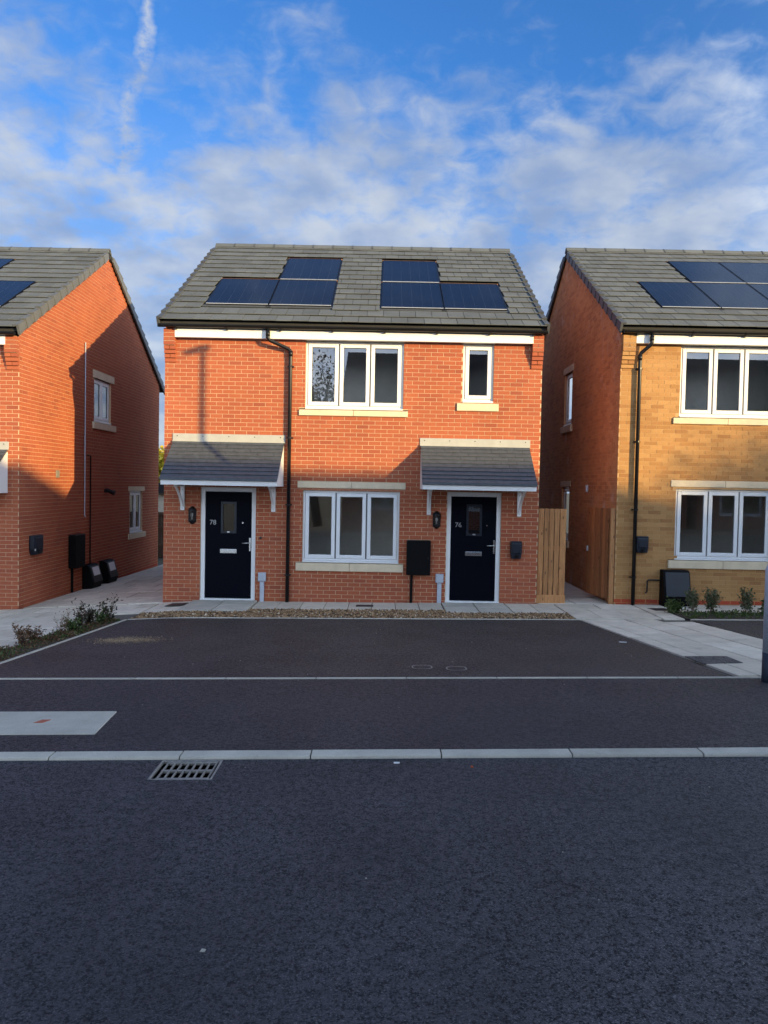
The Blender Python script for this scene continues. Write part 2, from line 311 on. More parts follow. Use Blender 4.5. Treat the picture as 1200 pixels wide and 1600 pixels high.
# ------------------------------------------------------------------ mesh building
class MB:
    def __init__(s): s.v = []; s.f = []
    def add(s, vs_, fs):
        o = len(s.v); s.v += [tuple(p) for p in vs_]; s.f += [tuple(i + o for i in f) for f in fs]; return s
    def box(s, x0, x1, y0, y1, z0, z1):
        return s.add([(x0, y0, z0), (x1, y0, z0), (x1, y1, z0), (x0, y1, z0), (x0, y0, z1), (x1, y0, z1), (x1, y1, z1), (x0, y1, z1)],
                     [(0, 3, 2, 1), (4, 5, 6, 7), (0, 1, 5, 4), (1, 2, 6, 5), (2, 3, 7, 6), (3, 0, 4, 7)])
    def hexa(s, p): return s.add(p, [(0, 3, 2, 1), (4, 5, 6, 7), (0, 1, 5, 4), (1, 2, 6, 5), (2, 3, 7, 6), (3, 0, 4, 7)])
    def quad(s, a, b, c, d): return s.add([a, b, c, d], [(0, 1, 2, 3)])
    def prism(s, a, b):      # two equal rings, capped
        n = len(a); fs = [(i, (i + 1) % n, n + (i + 1) % n, n + i) for i in range(n)]
        fs += [tuple(range(n - 1, -1, -1)), tuple(range(n, 2 * n))]
        return s.add(list(a) + list(b), fs)
    def tube(s, path, r, seg=8, cap=True):
        path = [Vector(p) for p in path]; rs = r if isinstance(r, (list, tuple)) else [r] * len(path)
        rings = []; ref = None
        for i, p in enumerate(path):
            d = (path[min(i + 1, len(path) - 1)] - path[max(i - 1, 0)]).normalized()
            if ref is None: ref = Vector((0, 0, 1)) if abs(d.z) < 0.9 else Vector((1, 0, 0))
            a = (ref - d * ref.dot(d)); a = a.normalized() if a.length > 1e-4 else d.orthogonal().normalized()
            ref = a; b = d.cross(a)
            rings.append([p + a * rs[i] * math.cos(2 * math.pi * j / seg) + b * rs[i] * math.sin(2 * math.pi * j / seg) for j in range(seg)])
        o = len(s.v)
        for rg in rings: s.v += [tuple(q) for q in rg]
        for i in range(len(rings) - 1):
            for j in range(seg):
                s.f.append((o + i * seg + j, o + i * seg + (j + 1) % seg, o + (i + 1) * seg + (j + 1) % seg, o + (i + 1) * seg + j))
        if cap:
            s.f.append(tuple(o + j for j in range(seg - 1, -1, -1))); e = o + (len(rings) - 1) * seg
            s.f.append(tuple(e + j for j in range(seg)))
        return s
    def lathe(s, cx, cy, prof, seg=16, a0=0.0, a1=2 * math.pi):
        full = abs(a1 - a0 - 2 * math.pi) < 1e-6; n = seg if full else seg + 1; o = len(s.v)
        for r, z in prof:
            for j in range(n):
                a = a0 + (a1 - a0) * j / seg; s.v.append((cx + r * math.cos(a), cy + r * math.sin(a), z))
        for i in range(len(prof) - 1):
            for j in range(seg):
                k = (j + 1) % n; s.f.append((o + i * n + j, o + i * n + k, o + (i + 1) * n + k, o + (i + 1) * n + j))
        return s
    def build(s, name, mat, parent=None, bevel=0.0, smooth=False, kind=None, seg=2, loc=None):
        og = Vector(parent['_o']) if parent is not None else Vector((0, 0, 0))
        if loc is not None: og = Vector(loc)
        me = bpy.data.meshes.new(name); me.from_pydata([(x - og.x, y - og.y, z - og.z) for x, y, z in s.v], [], s.f)
        if bevel:
            bm = bmesh.new(); bm.from_mesh(me); bmesh.ops.recalc_face_normals(bm, faces=bm.faces)
            bmesh.ops.bevel(bm, geom=list(bm.edges), offset=bevel, segments=seg, profile=0.5, affect='EDGES', clamp_overlap=True)
            bm.to_mesh(me); bm.free()
        if smooth: me.polygons.foreach_set('use_smooth', [True] * len(me.polygons))
        me.materials.append(MT[mat] if isinstance(mat, str) else mat)
        o = bpy.data.objects.new(name, me); C.objects.link(o)
        if parent is not None: o.parent = parent; o['_o'] = tuple(parent['_o'])
        else:
            o['_o'] = tuple(og)
            if loc is not None: o.location = og
        if kind: o['kind'] = kind
        return o
def tag(o, label, cat, group=None):
    o['label'] = label; o['category'] = cat
    if group: o['group'] = group
    return o
def thing(name, label, cat, loc, group=None):
    o = bpy.data.objects.new(name, None); C.objects.link(o); o.location = loc; o['_o'] = tuple(loc); o.empty_display_size = 0.2
    return tag(o, label, cat, group)
def inst(name, me, parent, pos, rot=None):
    o = bpy.data.objects.new(name, me); C.objects.link(o); o.parent = parent
    og = Vector(parent['_o']); o.location = Vector(pos) - og; o['_o'] = tuple(pos)
    if rot: o.rotation_euler = rot
    return o
def mesh_of(mb, name, mat, bevel=0.0, seg=1):
    me = bpy.data.meshes.new(name); me.from_pydata(mb.v, [], mb.f)
    if bevel:
        bm = bmesh.new(); bm.from_mesh(me); bmesh.ops.recalc_face_normals(bm, faces=bm.faces)
        bmesh.ops.bevel(bm, geom=list(bm.edges), offset=bevel, segments=seg, affect='EDGES', clamp_overlap=True); bm.to_mesh(me); bm.free()
    me.materials.append(MT[mat]); return me

# ------------------------------------------------------------------ ground height
def interp(x, xs, ys):
    if x <= xs[0]: return ys[0]
    for i in range(1, len(xs)):
        if x <= xs[i]: return ys[i - 1] + (ys[i] - ys[i - 1]) * (x - xs[i - 1]) / (xs[i] - xs[i - 1])
    return ys[-1]
def h(x, y):
    x = max(-16.0, min(34.0, x)); xs_ = x if x < 12 else 12 + (x - 12) * 0.2
    if y < -8.9: z0 = 0.197
    elif y > 0: z0 = -0.062 - 0.012 * min(y, 14)
    else: z0 = interp(-y, [0, 1.87, 6.41, 8.78, 8.9], [-0.062, -0.048, 0.135, 0.2204, 0.2204])
    z = z0 + (0.011 + 0.0016 * min(max(-y, 0), 8.8)) * xs_
    if x < -3.4: z -= 0.05 * (-3.4 - max(x, -9.0)) * interp(-y, [2, 6], [1, 0])
    return z
def struct(o): o['kind'] = 'structure'; return o
def sheet(name, mat, xs, ys, dz=0.0, hole=None, quad=None, parent=None):
    mb = MB()
    def P(a, b): return (a, b, h(a, b) + dz)
    for i in range(len(xs) - 1):
        for j in range(len(ys) - 1):
            if hole and hole[0] - 1e-4 <= xs[i] and xs[i + 1] <= hole[1] + 1e-4 and hole[2] - 1e-4 <= ys[j] and ys[j + 1] <= hole[3] + 1e-4: continue
            mb.quad(P(xs[i], ys[j]), P(xs[i + 1], ys[j]), P(xs[i + 1], ys[j + 1]), P(xs[i], ys[j + 1]))
    return struct(mb.build(name, mat))
def quad_sheet(name, mat, a, b, c, d, nu, nv, dz=0.0):     # bilinear patch a-b (near) d-c (far)
    mb = MB()
    def P(u, v):
        x = (a[0] * (1 - u) + b[0] * u) * (1 - v) + (d[0] * (1 - u) + c[0] * u) * v
        y = (a[1] * (1 - u) + b[1] * u) * (1 - v) + (d[1] * (1 - u) + c[1] * u) * v
        return (x, y, h(x, y) + dz)
    for i in range(nu):
        for j in range(nv):
            mb.quad(P(i / nu, j / nv), P((i + 1) / nu, j / nv), P((i + 1) / nu, (j + 1) / nv), P(i / nu, (j + 1) / nv))
    return mb.build(name, mat)
def lin(a, b, n): return [a + (b - a) * i / n for i in range(n + 1)]

GX0, GX1, GY0, GY1 = -1.512, -1.087, -9.268, -8.915      # gully opening
sheet('ground', 'ground', [-600, -60, -16] + lin(-12, 12, 12) + [34, 80, 600], [-600, -60, -30, -18] + lin(-16, 14, 15) + [30, 80, 600], -0.42)
sheet('road', 'road', lin(-40, -2, 19) + [GX0, GX1] + lin(-1, 40, 20), [-14.9, -12, -10.5, -9.7, GY0, GY1, -8.902], 0.0, hole=(GX0, GX1, GY0, GY1))
sheet('footway', 'footway', lin(-40, 40, 80), [-8.785, -8.0, -7.2, -6.435], -0.004)
sheet('far_footway', 'footway', lin(-40, 40, 40), [-16.9, -15.9, -15.03], 0.09)
drive = struct(quad_sheet('driveway', 'drive', (-4.32, -6.385), (3.60, -6.385), (3.19, -1.86), (-4.12, -1.86), 12, 8, -0.004))
drv2 = struct(quad_sheet('neighbour_driveway', 'drive', (5.36, -6.385), (12.5, -6.385), (12.5, -1.80), (5.02, -1.80), 12, 8, -0.004))
drv3 = struct(quad_sheet('far_left_driveway', 'drive', (-14.0, -6.385), (-5.75, -6.385), (-5.75, -5.75), (-14.0, -5.75), 8, 3, -0.006))

# kerb of separate stones
kerb = thing('kerb', 'pale concrete dropped kerb along the road edge', 'kerb', (0, -8.85, 0.2)); del kerb['label'], kerb['category']; kerb['kind'] = 'structure'
for kx in range(-14, 15):
    x0 = 0.434 + 0.915 * kx + 0.0045; x1 = x0 + 0.906
    mb = MB(); prof = [(-8.782, -0.25), (-8.782, 0.0)] + [(-8.88 - 0.024 * math.sin(a), -0.024 + 0.024 * math.cos(a)) for a in lin(0, math.pi / 2, 5)] + [(-8.905, -0.25)]
    j = random.uniform(-0.002, 0.002)
    A = [(x0, y, h(x0, -8.8) + z + j) for y, z in prof]; B = [(x1, y, h(x1, -8.8) + z + j) for y, z in prof]
    mb.prism(A, B).build('kerb_stone', 'kerb', kerb, bevel=0.002, seg=1)
kb = MB(); kb.hexa([(-14, -8.9, -0.3), (14, -8.9, 0.4), (14, -8.79, 0.4), (-14, -8.79, -0.3), (-14, -8.9, h(-14, -8.8) - 0.012), (14, -8.9, h(14, -8.8) - 0.012), (14, -8.79, h(14, -8.8) - 0.012), (-14, -8.79, h(-14, -8.8) - 0.012)])
kb.build('kerb_bedding', 'joint', kerb)
fk = MB(); fk.hexa([(-40, -15.03, -1.2), (40, -15.03, 0.3), (40, -14.9, 0.3), (-40, -14.9, -1.2), (-40, -15.03, h(-40, -15) + 0.1), (40, -15.03, h(40, -15) + 0.1), (40, -14.9, h(40, -15) + 0.1), (-40, -14.9, h(-40, -15) + 0.1)])
struct(fk.build('far_kerb', 'kerb'))

# flush edging stones
edge = thing('edging', '', '', (0, -6.41, 0.13)); del edge['label'], edge['category']; edge['kind'] = 'structure'
def edging_line(p, q, w=0.05, ln=0.915, dz=0.006):
    p = Vector(p); q = Vector(q); L = (q - p).length; d = (q - p) / L; nrm = Vector((-d.y, d.x)) * w / 2; n = max(1, round(L / ln))
    for i in range(n):
        a = p + d * (L * i / n + 0.003); b = p + d * (L * (i + 1) / n - 0.003); mb = MB()
        pts = [a - nrm, b - nrm, b + nrm, a + nrm]; mb.hexa([(t_.x, t_.y, h(t_.x, t_.y) - 0.15) for t_ in pts] + [(t_.x, t_.y, h(t_.x, t_.y) + dz) for t_ in pts])
        mb.build('edging_stone', 'kerb', edge, bevel=0.004, seg=1)
edging_line((-13.6, -6.41), (13.2, -6.41), 0.048)
edging_line((-4.345, -6.385), (-4.145, -1.835), 0.05)
edging_line((-4.12, -1.832), (3.20, -1.832), 0.05)
edging_line((5.02, -1.772), (12.4, -1.772), 0.05)

# paving of separate flags
paving = thing('paving', '', '', (0, -1, -0.05)); del paving['label'], paving['category']; paving['kind'] = 'structure'
def flag(pts, mat='slab', gap=0.014, dz=0.0, th=0.05, j=0.003):
    cx = sum(p[0] for p in pts) / 4; cy = sum(p[1] for p in pts) / 4; jz = random.uniform(-j, j)
    def s(p):
        d = Vector((cx - p[0], cy - p[1])); return (p[0] + d.x / d.length * gap, p[1] + d.y / d.length * gap)
    q = [s(p) for p in pts]; mb = MB()
    mb.hexa([(x, y, h(x, y) - th + dz) for x, y in q] + [(x, y, h(x, y) + dz + jz) for x, y in q])
    mb.build('paving_flag', mat, paving, bevel=0.004, seg=1)
def rect_flags(x0, x1, y0, y1, sx, sy, mat='slab', off=0.0, skip=None, dz=0.0):
    nx = max(1, round((x1 - x0) / sx)); ny = max(1, round((y1 - y0) / sy)); dx = (x1 - x0) / nx; dy = (y1 - y0) / ny
    for j in range(ny):
        o = off * dx * (j % 2)
        for i in range(nx + (1 if o else 0)):
            a = max(x0, x0 + i * dx - o); b = min(x1, x0 + (i + 1) * dx - o)
            if b - a < 0.05: continue
            if skip and skip((a + b) / 2, y0 + (j + 0.5) * dy): continue
            flag([(a, y0 + j * dy), (b, y0 + j * dy), (b, y0 + (j + 1) * dy), (a, y0 + (j + 1) * dy)], mat, dz=dz)
# strip in front of the middle house, with door pads
rect_flags(-2.30, 1.08, -0.92, -0.005, 0.45, 0.92)
rect_flags(2.26, 3.16, -1.16, -0.005, 0.45, 1.16)
rect_flags(-3.52, -2.31, -1.18, -0.005, 0.6, 0.6, 'slab_pad', dz=0.02)
rect_flags(1.09, 2.25, -1.18, -0.005, 0.58, 0.6, 'slab_pad', dz=0.008)
rect_flags(-4.10, -3.53, -1.18, -0.005, 0.57, 0.6)
# passage and forecourt of the left house
rect_flags(-6.69, -4.09, 0.0, 9.2, 0.65, 0.9, off=0.5)
rect_flags(-12.5, -4.12, -1.17, -0.12, 0.6, 0.525, off=0.5)
rect_flags(-12.5, -4.72, -5.7, -1.18, 0.65, 0.65, off=0.5)
# passage right of the middle house
rect_flags(2.90, 4.28, 0.0, 9.0, 0.69, 0.75)
rect_flags(4.62, 12.3, -0.95, -0.005, 0.6, 0.475, off=0.5)
# slanting path between the two driveways
PA = Vector((0.106, -0.9944)); PB = Vector((0.9944, 0.106)); P0 = Vector((3.20, -1.84))
def pathpt(a, b): p = P0 + PA * a + PB * b; return (p.x, p.y)
cols = [(0.02, 0.24)] + [(0.24 + 0.50 * i, 0.24 + 0.50 * (i + 1)) for i in range(3)]
for ci, (b0, b1) in enumerate(cols):
    a = 0.02 - 0.3 * (ci % 2); step = 0.9 if ci == 0 else 0.6
    if ci == 0: a = 0.02
    while a < 4.56:
        a1 = min(4.56, a + step); aa = max(a, 0.0 if ci < 3 else 0.35)
        if a1 - aa > 0.08: flag([pathpt(a1, b0), pathpt(a1, b1), pathpt(aa, b1), pathpt(aa, b0)], 'slab')
        a += step
for (x0, x1, y0, y1) in ((3.17, 3.62, -1.78, -0.6), (3.62, 4.10, -1.72, -0.6), (4.10, 4.60, -1.66, -0.6), (3.17, 3.9, -0.6, -0.005), (3.9, 4.61, -0.6, -0.005), (4.61, 4.97, -1.70, -1.32), (4.61, 4.97, -1.32, -0.96)):
    flag([(x0, y0), (x1, y0), (x1, y1), (x0, y1)], 'slab')
sheet('paving_bed', 'joint', [-12.6, -9, -6, -5, -4.09], [-5.75, -4, -2, -1.2, 0, 3, 6, 9.3], -0.022)
sheet('front_paving_bed', 'joint', lin(-4.085, 3.15, 8), [-1.2, -0.6, 0.0], -0.022)
struct(quad_sheet('path_bed', 'joint', (3.66, -6.385), (5.36, -6.385), (5.0, -1.78), (3.19, -1.84), 3, 8, -0.022))
sheet('side_paving_bed', 'joint', [3.15, 4.6, 8, 12.3], [-1.80, -1.0, 0.0], -0.024)
sheet('passage_bed', 'joint', [2.88, 4.29], [0.0, 4, 9.2], -0.024)
# soil beds
struct(quad_sheet('planting_bed', 'soil', (-4.95, -6.38), (-4.37, -6.38), (-4.17, -1.85), (-4.55, -1.75), 4, 14, -0.0))
sheet('side_planting_bed', 'soil', lin(4.98, 12.4, 12), [-1.745, -1.35, -0.96], 0.004)
sheet('gravel_bed', 'soil', lin(-4.1, 3.16, 10), [-1.805, -1.5, -1.18, -0.925], -0.018)

# loose gravel strip
def pebbles(name, n, sampler, r0, r1, mat):
    mb = MB()
    for _ in range(n):
        x, y = sampler(); r = random.uniform(r0, r1); z = h(x, y)
        a = random.uniform(0, math.pi); sx, sy, sz = r, r * random.uniform(0.55, 0.9), r * random.uniform(0.4, 0.7)
        ca, sa = math.cos(a), math.sin(a); zc = z + random.uniform(-0.2, 0.9) * sz
        pts = [(1, 0, 0), (0, 1, 0), (-1, 0, 0), (0, -1, 0)]; v = []
        for k_, (px, py, pz) in enumerate(pts):
            px *= random.uniform(0.7, 1.1); py *= random.uniform(0.7, 1.1); qx = px * sx; qy = py * sy
            v.append((x + qx * ca - qy * sa, y + qx * sa + qy * ca, zc + random.uniform(-0.2, 0.2) * sz))
        v.append((x + random.uniform(-.3, .3) * r, y + random.uniform(-.3, .3) * r, zc + sz)); v.append((x, y, zc - sz))
        mb.add(v, [(0, 1, 4), (1, 2, 4), (2, 3, 4), (3, 0, 4), (1, 0, 5), (2, 1, 5), (3, 2, 5), (0, 3, 5)])
    return mb.build(name, mat, kind='stuff')
def gs():
    while True:
        x = random.uniform(-4.08, 3.14); y = random.uniform(-1.80, -0.93)
        pad = (-3.53 < x < -2.3) or (1.08 < x < 2.26)
        if pad and y > -1.2: continue
        if x > 2.25 and y > -1.17: continue
        if x < -3.5 and y > -1.19: continue
        return x, y
g = pebbles('gravel', 7000, gs, 0.012, 0.030, 'gravel'); tag(g, 'brown gravel strip between the paving and the tarmac driveway', 'gravel')
def ss():
    while True:
        x = random.gauss(-3.40, 0.22); y = random.gauss(-4.0, 0.13)
        if x > -4.05: return x, y
g = pebbles('spilt_sand', 1700, ss, 0.003, 0.009, 'sand'); tag(g, 'patch of spilt sandy grit on the driveway', 'sand')
def bs_():
    y = random.uniform(-6.3, -1.8); t_ = (y + 6.38) / 4.55; return random.uniform(-4.93 + 0.38 * t_, -4.38 + 0.2 * t_), y
g = pebbles('bed_litter', 900, bs_, 0.006, 0.02, 'leaf_brown'); tag(g, 'fallen leaves and clods on the soil bed beside the driveway', 'leaf litter')

# ------------------------------------------------------------------ walls
class WF:
    def __init__(s, O, U, N): s.O = Vector((*O, 0)); s.U = Vector((*U, 0)); s.N = Vector((*N, 0))
    def p(s, u, z, d=0.0): q = s.O + s.U * u + s.N * d; return (q.x, q.y, z)
    def box(s, mb, u0, u1, z0, z1, d0, d1):
        P = s.p; return mb.hexa([P(u0, z0, d1), P(u1, z0, d1), P(u1, z0, d0), P(u0, z0, d0), P(u0, z1, d1), P(u1, z1, d1), P(u1, z1, d0), P(u0, z1, d0)])
def front_frame(y0): return WF((0, y0), (1, 0), (0, -1))
def right_frame(x): return WF((x, 0), (0, 1), (1, 0))
def left_frame(x): return WF((x, 0), (0, 1), (-1, 0))
def sub_int(segs, a, b):
    out = []
    for s0, s1 in segs:
        if b <= s0 or a >= s1: out.append((s0, s1)); continue
        if a > s0: out.append((s0, a))
        if b < s1: out.append((b, s1))
    return out
def wall(name, house, F, u0, u1, z0, ze, openings, bmat, mmat, rake=None, indiv=0, base=0, base_mat='brick_base', zc=None, plain_mat=None, phase=0.0):
    """mortar sheet with recessed joints, bricks proud of it; rake(u) gives the top of a gable"""
    us = sorted(set([u0, u1] + [v for o in openings for v in (o[0], o[1]) if u0 < v < u1])); zs = sorted(set([z0, ze] + [min(v, ze) for o in openings for v in (o[2], o[3]) if z0 < v < ze]))
    mb = MB(); dm = -0.004
    for i in range(len(us) - 1):
        for j in range(len(zs) - 1):
            cu, cz = (us[i] + us[i + 1]) / 2, (zs[j] + zs[j + 1]) / 2
            if any(o[0] < cu < o[1] and o[2] < cz < o[3] for o in openings): continue
            mb.quad(F.p(us[i], zs[j], dm), F.p(us[i + 1], zs[j], dm), F.p(us[i + 1], zs[j + 1], dm), F.p(us[i], zs[j + 1], dm))
    if rake:
        um = (u0 + u1) / 2; mb.add([F.p(u0, ze, dm), F.p(u1, ze, dm), F.p(u1, rake(u1), dm), F.p(um, rake(um), dm), F.p(u0, rake(u0), dm)], [(0, 1, 2, 3, 4)])
    for o in openings:
        a, b, c, d = o[:4]
        mb.quad(F.p(a, c, dm), F.p(a, d, dm), F.p(a, d, -0.13), F.p(a, c, -0.13)); mb.quad(F.p(b, c, dm), F.p(b, d, dm), F.p(b, d, -0.13), F.p(b, c, -0.13))
        mb.quad(F.p(a, c, dm), F.p(b, c, dm), F.p(b, c, -0.13), F.p(a, c, -0.13)); mb.quad(F.p(a, d, dm), F.p(b, d, dm), F.p(b, d, -0.13), F.p(a, d, -0.13))
    w = mb.build(name, plain_mat or mmat, house)
    if plain_mat: return w
    zc = z0 if zc is None else zc; full = []; rest = MB(); basem = MB(); k = math.floor((z0 - zc) / 0.075) - 1
    ztop = max(rake((u0 + u1) / 2), ze) if rake else ze
    first = k
    while zc + k * 0.075 < ztop:
        za = zc + k * 0.075 + 0.004; zb = za + 0.067; kk = k; k += 1
        if zb <= z0 + 0.01 or za >= ztop - 0.02: continue
        za = max(za, z0); lo, hi = u0 + 0.0, u1
        if zb > ze:
            if not rake: zb = min(zb, ze)
            else:
                while lo < hi and rake(lo) < zb - 0.01: lo += 0.02
                while hi > lo and rake(hi) < zb - 0.01: hi -= 0.02
        if zb - za < 0.02: continue
        u = u0 + phase - 0.225 + (0.1125 if kk % 2 else 0.0)
        while u < hi:
            a, b = max(u, lo), min(u + 0.215, hi); u += 0.225
            if b - a < 0.03: continue
            segs = [(a, b)]
            for o in openings:
                if o[2] - 0.006 < zb and o[3] + 0.006 > za:
                    for q0, q1 in ((za, min(zb, o[2] - 0.004)), (max(za, o[3] + 0.004), zb)):
                        c0, c1 = max(a, o[0] - 0.002), min(b, o[1] + 0.002)
                        if q1 - q0 > 0.012 and c1 - c0 > 0.02 and not any(p is not o and p[0] < (c0 + c1) / 2 < p[1] and p[2] - .006 < q1 and p[3] + .006 > q0 for p in openings): F.box(rest, c0, c1, q0, q1, -0.010, random.uniform(-0.001, 0.001))
                    segs = sub_int(segs, o[0] - 0.002, o[1] + 0.002)
            for s0, s1 in segs:
                if s1 - s0 < 0.025: continue
                dj = random.uniform(-0.0012, 0.0012)
                if zb > z0 and (za - z0) < base * 0.075 - 0.02: F.box(basem, s0, s1, za, zb, -0.010, dj); continue
                if abs(s1 - s0 - 0.215) < 1e-4 and abs(zb - za - 0.067) < 1e-4: full.append((s0, za, dj))
                else: F.box(rest, s0, s1, za, zb, -0.010, dj)
    if indiv:
        full.sort(key=lambda t_: (Vector(F.p(t_[0], t_[1])) - CAM).length)
        m1 = MB(); F2 = WF((0, 0), (F.U.x, F.U.y), (F.N.x, F.N.y)); F2.box(m1, 0, 0.215, 0, 0.067, -0.010, 0); me = mesh_of(m1, 'brick', bmat)
        for s0, za, dj in full[:indiv]: inst('brick', me, w, F.p(s0, za, dj))
        full = full[indiv:]
    for s0, za, dj in full: F.box(rest, s0, s0 + 0.215, za, za + 0.067, -0.010, dj)
    rest.build('brickwork', bmat, w, kind='stuff')
    if basem.v: basem.build('base_brickwork', base_mat, w, kind='stuff')
    return w

# ------------------------------------------------------------------ windows and doors
def window(house, F, u0, u1, z0, z1, n, rec=0.048, top_vent=False):
    """frame, casements and panes; n lights"""
    fr = MB(); t = 0.038; d0, d1 = -rec - 0.06, -rec
    F.box(fr, u0, u0 + t, z0, z1, d0, d1); F.box(fr, u1 - t, u1, z0, z1, d0, d1)
    F.box(fr, u0 + t, u1 - t, z0, z0 + t, d0, d1); F.box(fr, u0 + t, u1 - t, z1 - t, z1, d0, d1)
    iw = (u1 - u0 - 2 * t); lw = iw / n
    for i in range(1, n): F.box(fr, u0 + t + lw * i - 0.009, u0 + t + lw * i + 0.009, z0 + t, z1 - t, d0, d1 - 0.012)
    w = fr.build('window', 'upvc', house, bevel=0.003, seg=1)
    sl = MB(); F.box(sl, u0 + t - .002, u1 - t + .002, z0 + t - .002, z1 - t + .002, d0 + .004, d0 + .006)
    for i in range(1, n): q_ = u0 + t + lw * i; sm_ = MB(); F.box(sm_, q_ - .0125, q_ + .0125, z0 + t, z1 - t, d1 - .013, d1 - .008); sm_.build('meeting_seal', 'frame_side', w)
    for i in range(n):
        a = u0 + t + lw * i + (0.006 if i == 0 else 0.013); b = u0 + t + lw * (i + 1) - (0.006 if i == n - 1 else 0.013)
        c, d = z0 + t + 0.004, z1 - t - 0.004; s = 0.066; sm = MB(); e0, e1 = -rec - 0.045, -rec + 0.014
        F.box(sm, a, a + s, c, d, e0, e1); F.box(sm, b - s, b, c, d, e0, e1); F.box(sm, a + s, b - s, c, c + s, e0, e1); F.box(sm, a + s, b - s, d - s, d, e0, e1)
        sash = sm.build('casement', 'upvc', w, bevel=0.005, seg=2)
        gm = MB(); gm.quad(F.p(a + s - 0.004, c + s - 0.004, -rec - 0.012), F.p(b - s + 0.004, c + s - 0.004, -rec - 0.012), F.p(b - s + 0.004, d - s + 0.004, -rec - 0.012), F.p(a + s - 0.004, d - s + 0.004, -rec - 0.012))
        gm.build('pane', 'glass', w)
        gk = MB(); q = 0.008
        for (x0, x1, y0, y1) in ((a + s, a + s + q, c + s, d - s), (b - s - q, b - s, c + s, d - s), (a + s + q, b - s - q, c + s, c + s + q), (a + s + q, b - s - q, d - s - q, d - s)):
            F.box(gk, x0, x1, y0, y1, -rec - 0.011, -rec - 0.004)
        gk.build('gasket', 'frame_side', w)
    cm = MB(); F.box(cm, u0 - 0.0, u1 + 0.0, z0 - 0.032, z0 - 0.002, -0.1, 0.012)
    cm.build('cill_nose', 'upvc', w, bevel=0.004, seg=1)
    return w
def stones(house, F, name, u0, u1, z0, z1, d1, n=2, d0=-0.09):
    w = (u1 - u0) / n
    for i in range(n):
        mb = MB(); a, b = u0 + w * i + (0.003 if i else 0), u0 + w * (i + 1) - (0.003 if i < n - 1 else 0)
        if name == 'stone_sill':
            P = F.p; mb.hexa([P(a, z0, d1), P(b, z0, d1), P(b, z0, d0), P(a, z0, d0), P(a, z1 - 0.012, d1), P(b, z1 - 0.012, d1), P(b, z1, d0), P(a, z1, d0)])
        else: F.box(mb, a, b, z0, z1, d0, d1)
        mb.build(name, 'stone', house, bevel=0.004, seg=1)
def text_mesh(body, size):
    cu = bpy.data.curves.new('digits', 'FONT'); cu.body = body; cu.size = size; cu.extrude = 0.004; cu.align_x = 'LEFT'; cu.resolution_u = 3
    ob = bpy.data.objects.new('digits_tmp', cu); C.objects.link(ob); bpy.context.view_layer.update()
    me = bpy.data.meshes.new_from_object(ob.evaluated_get(bpy.context.evaluated_depsgraph_get())); bpy.data.objects.remove(ob); return me
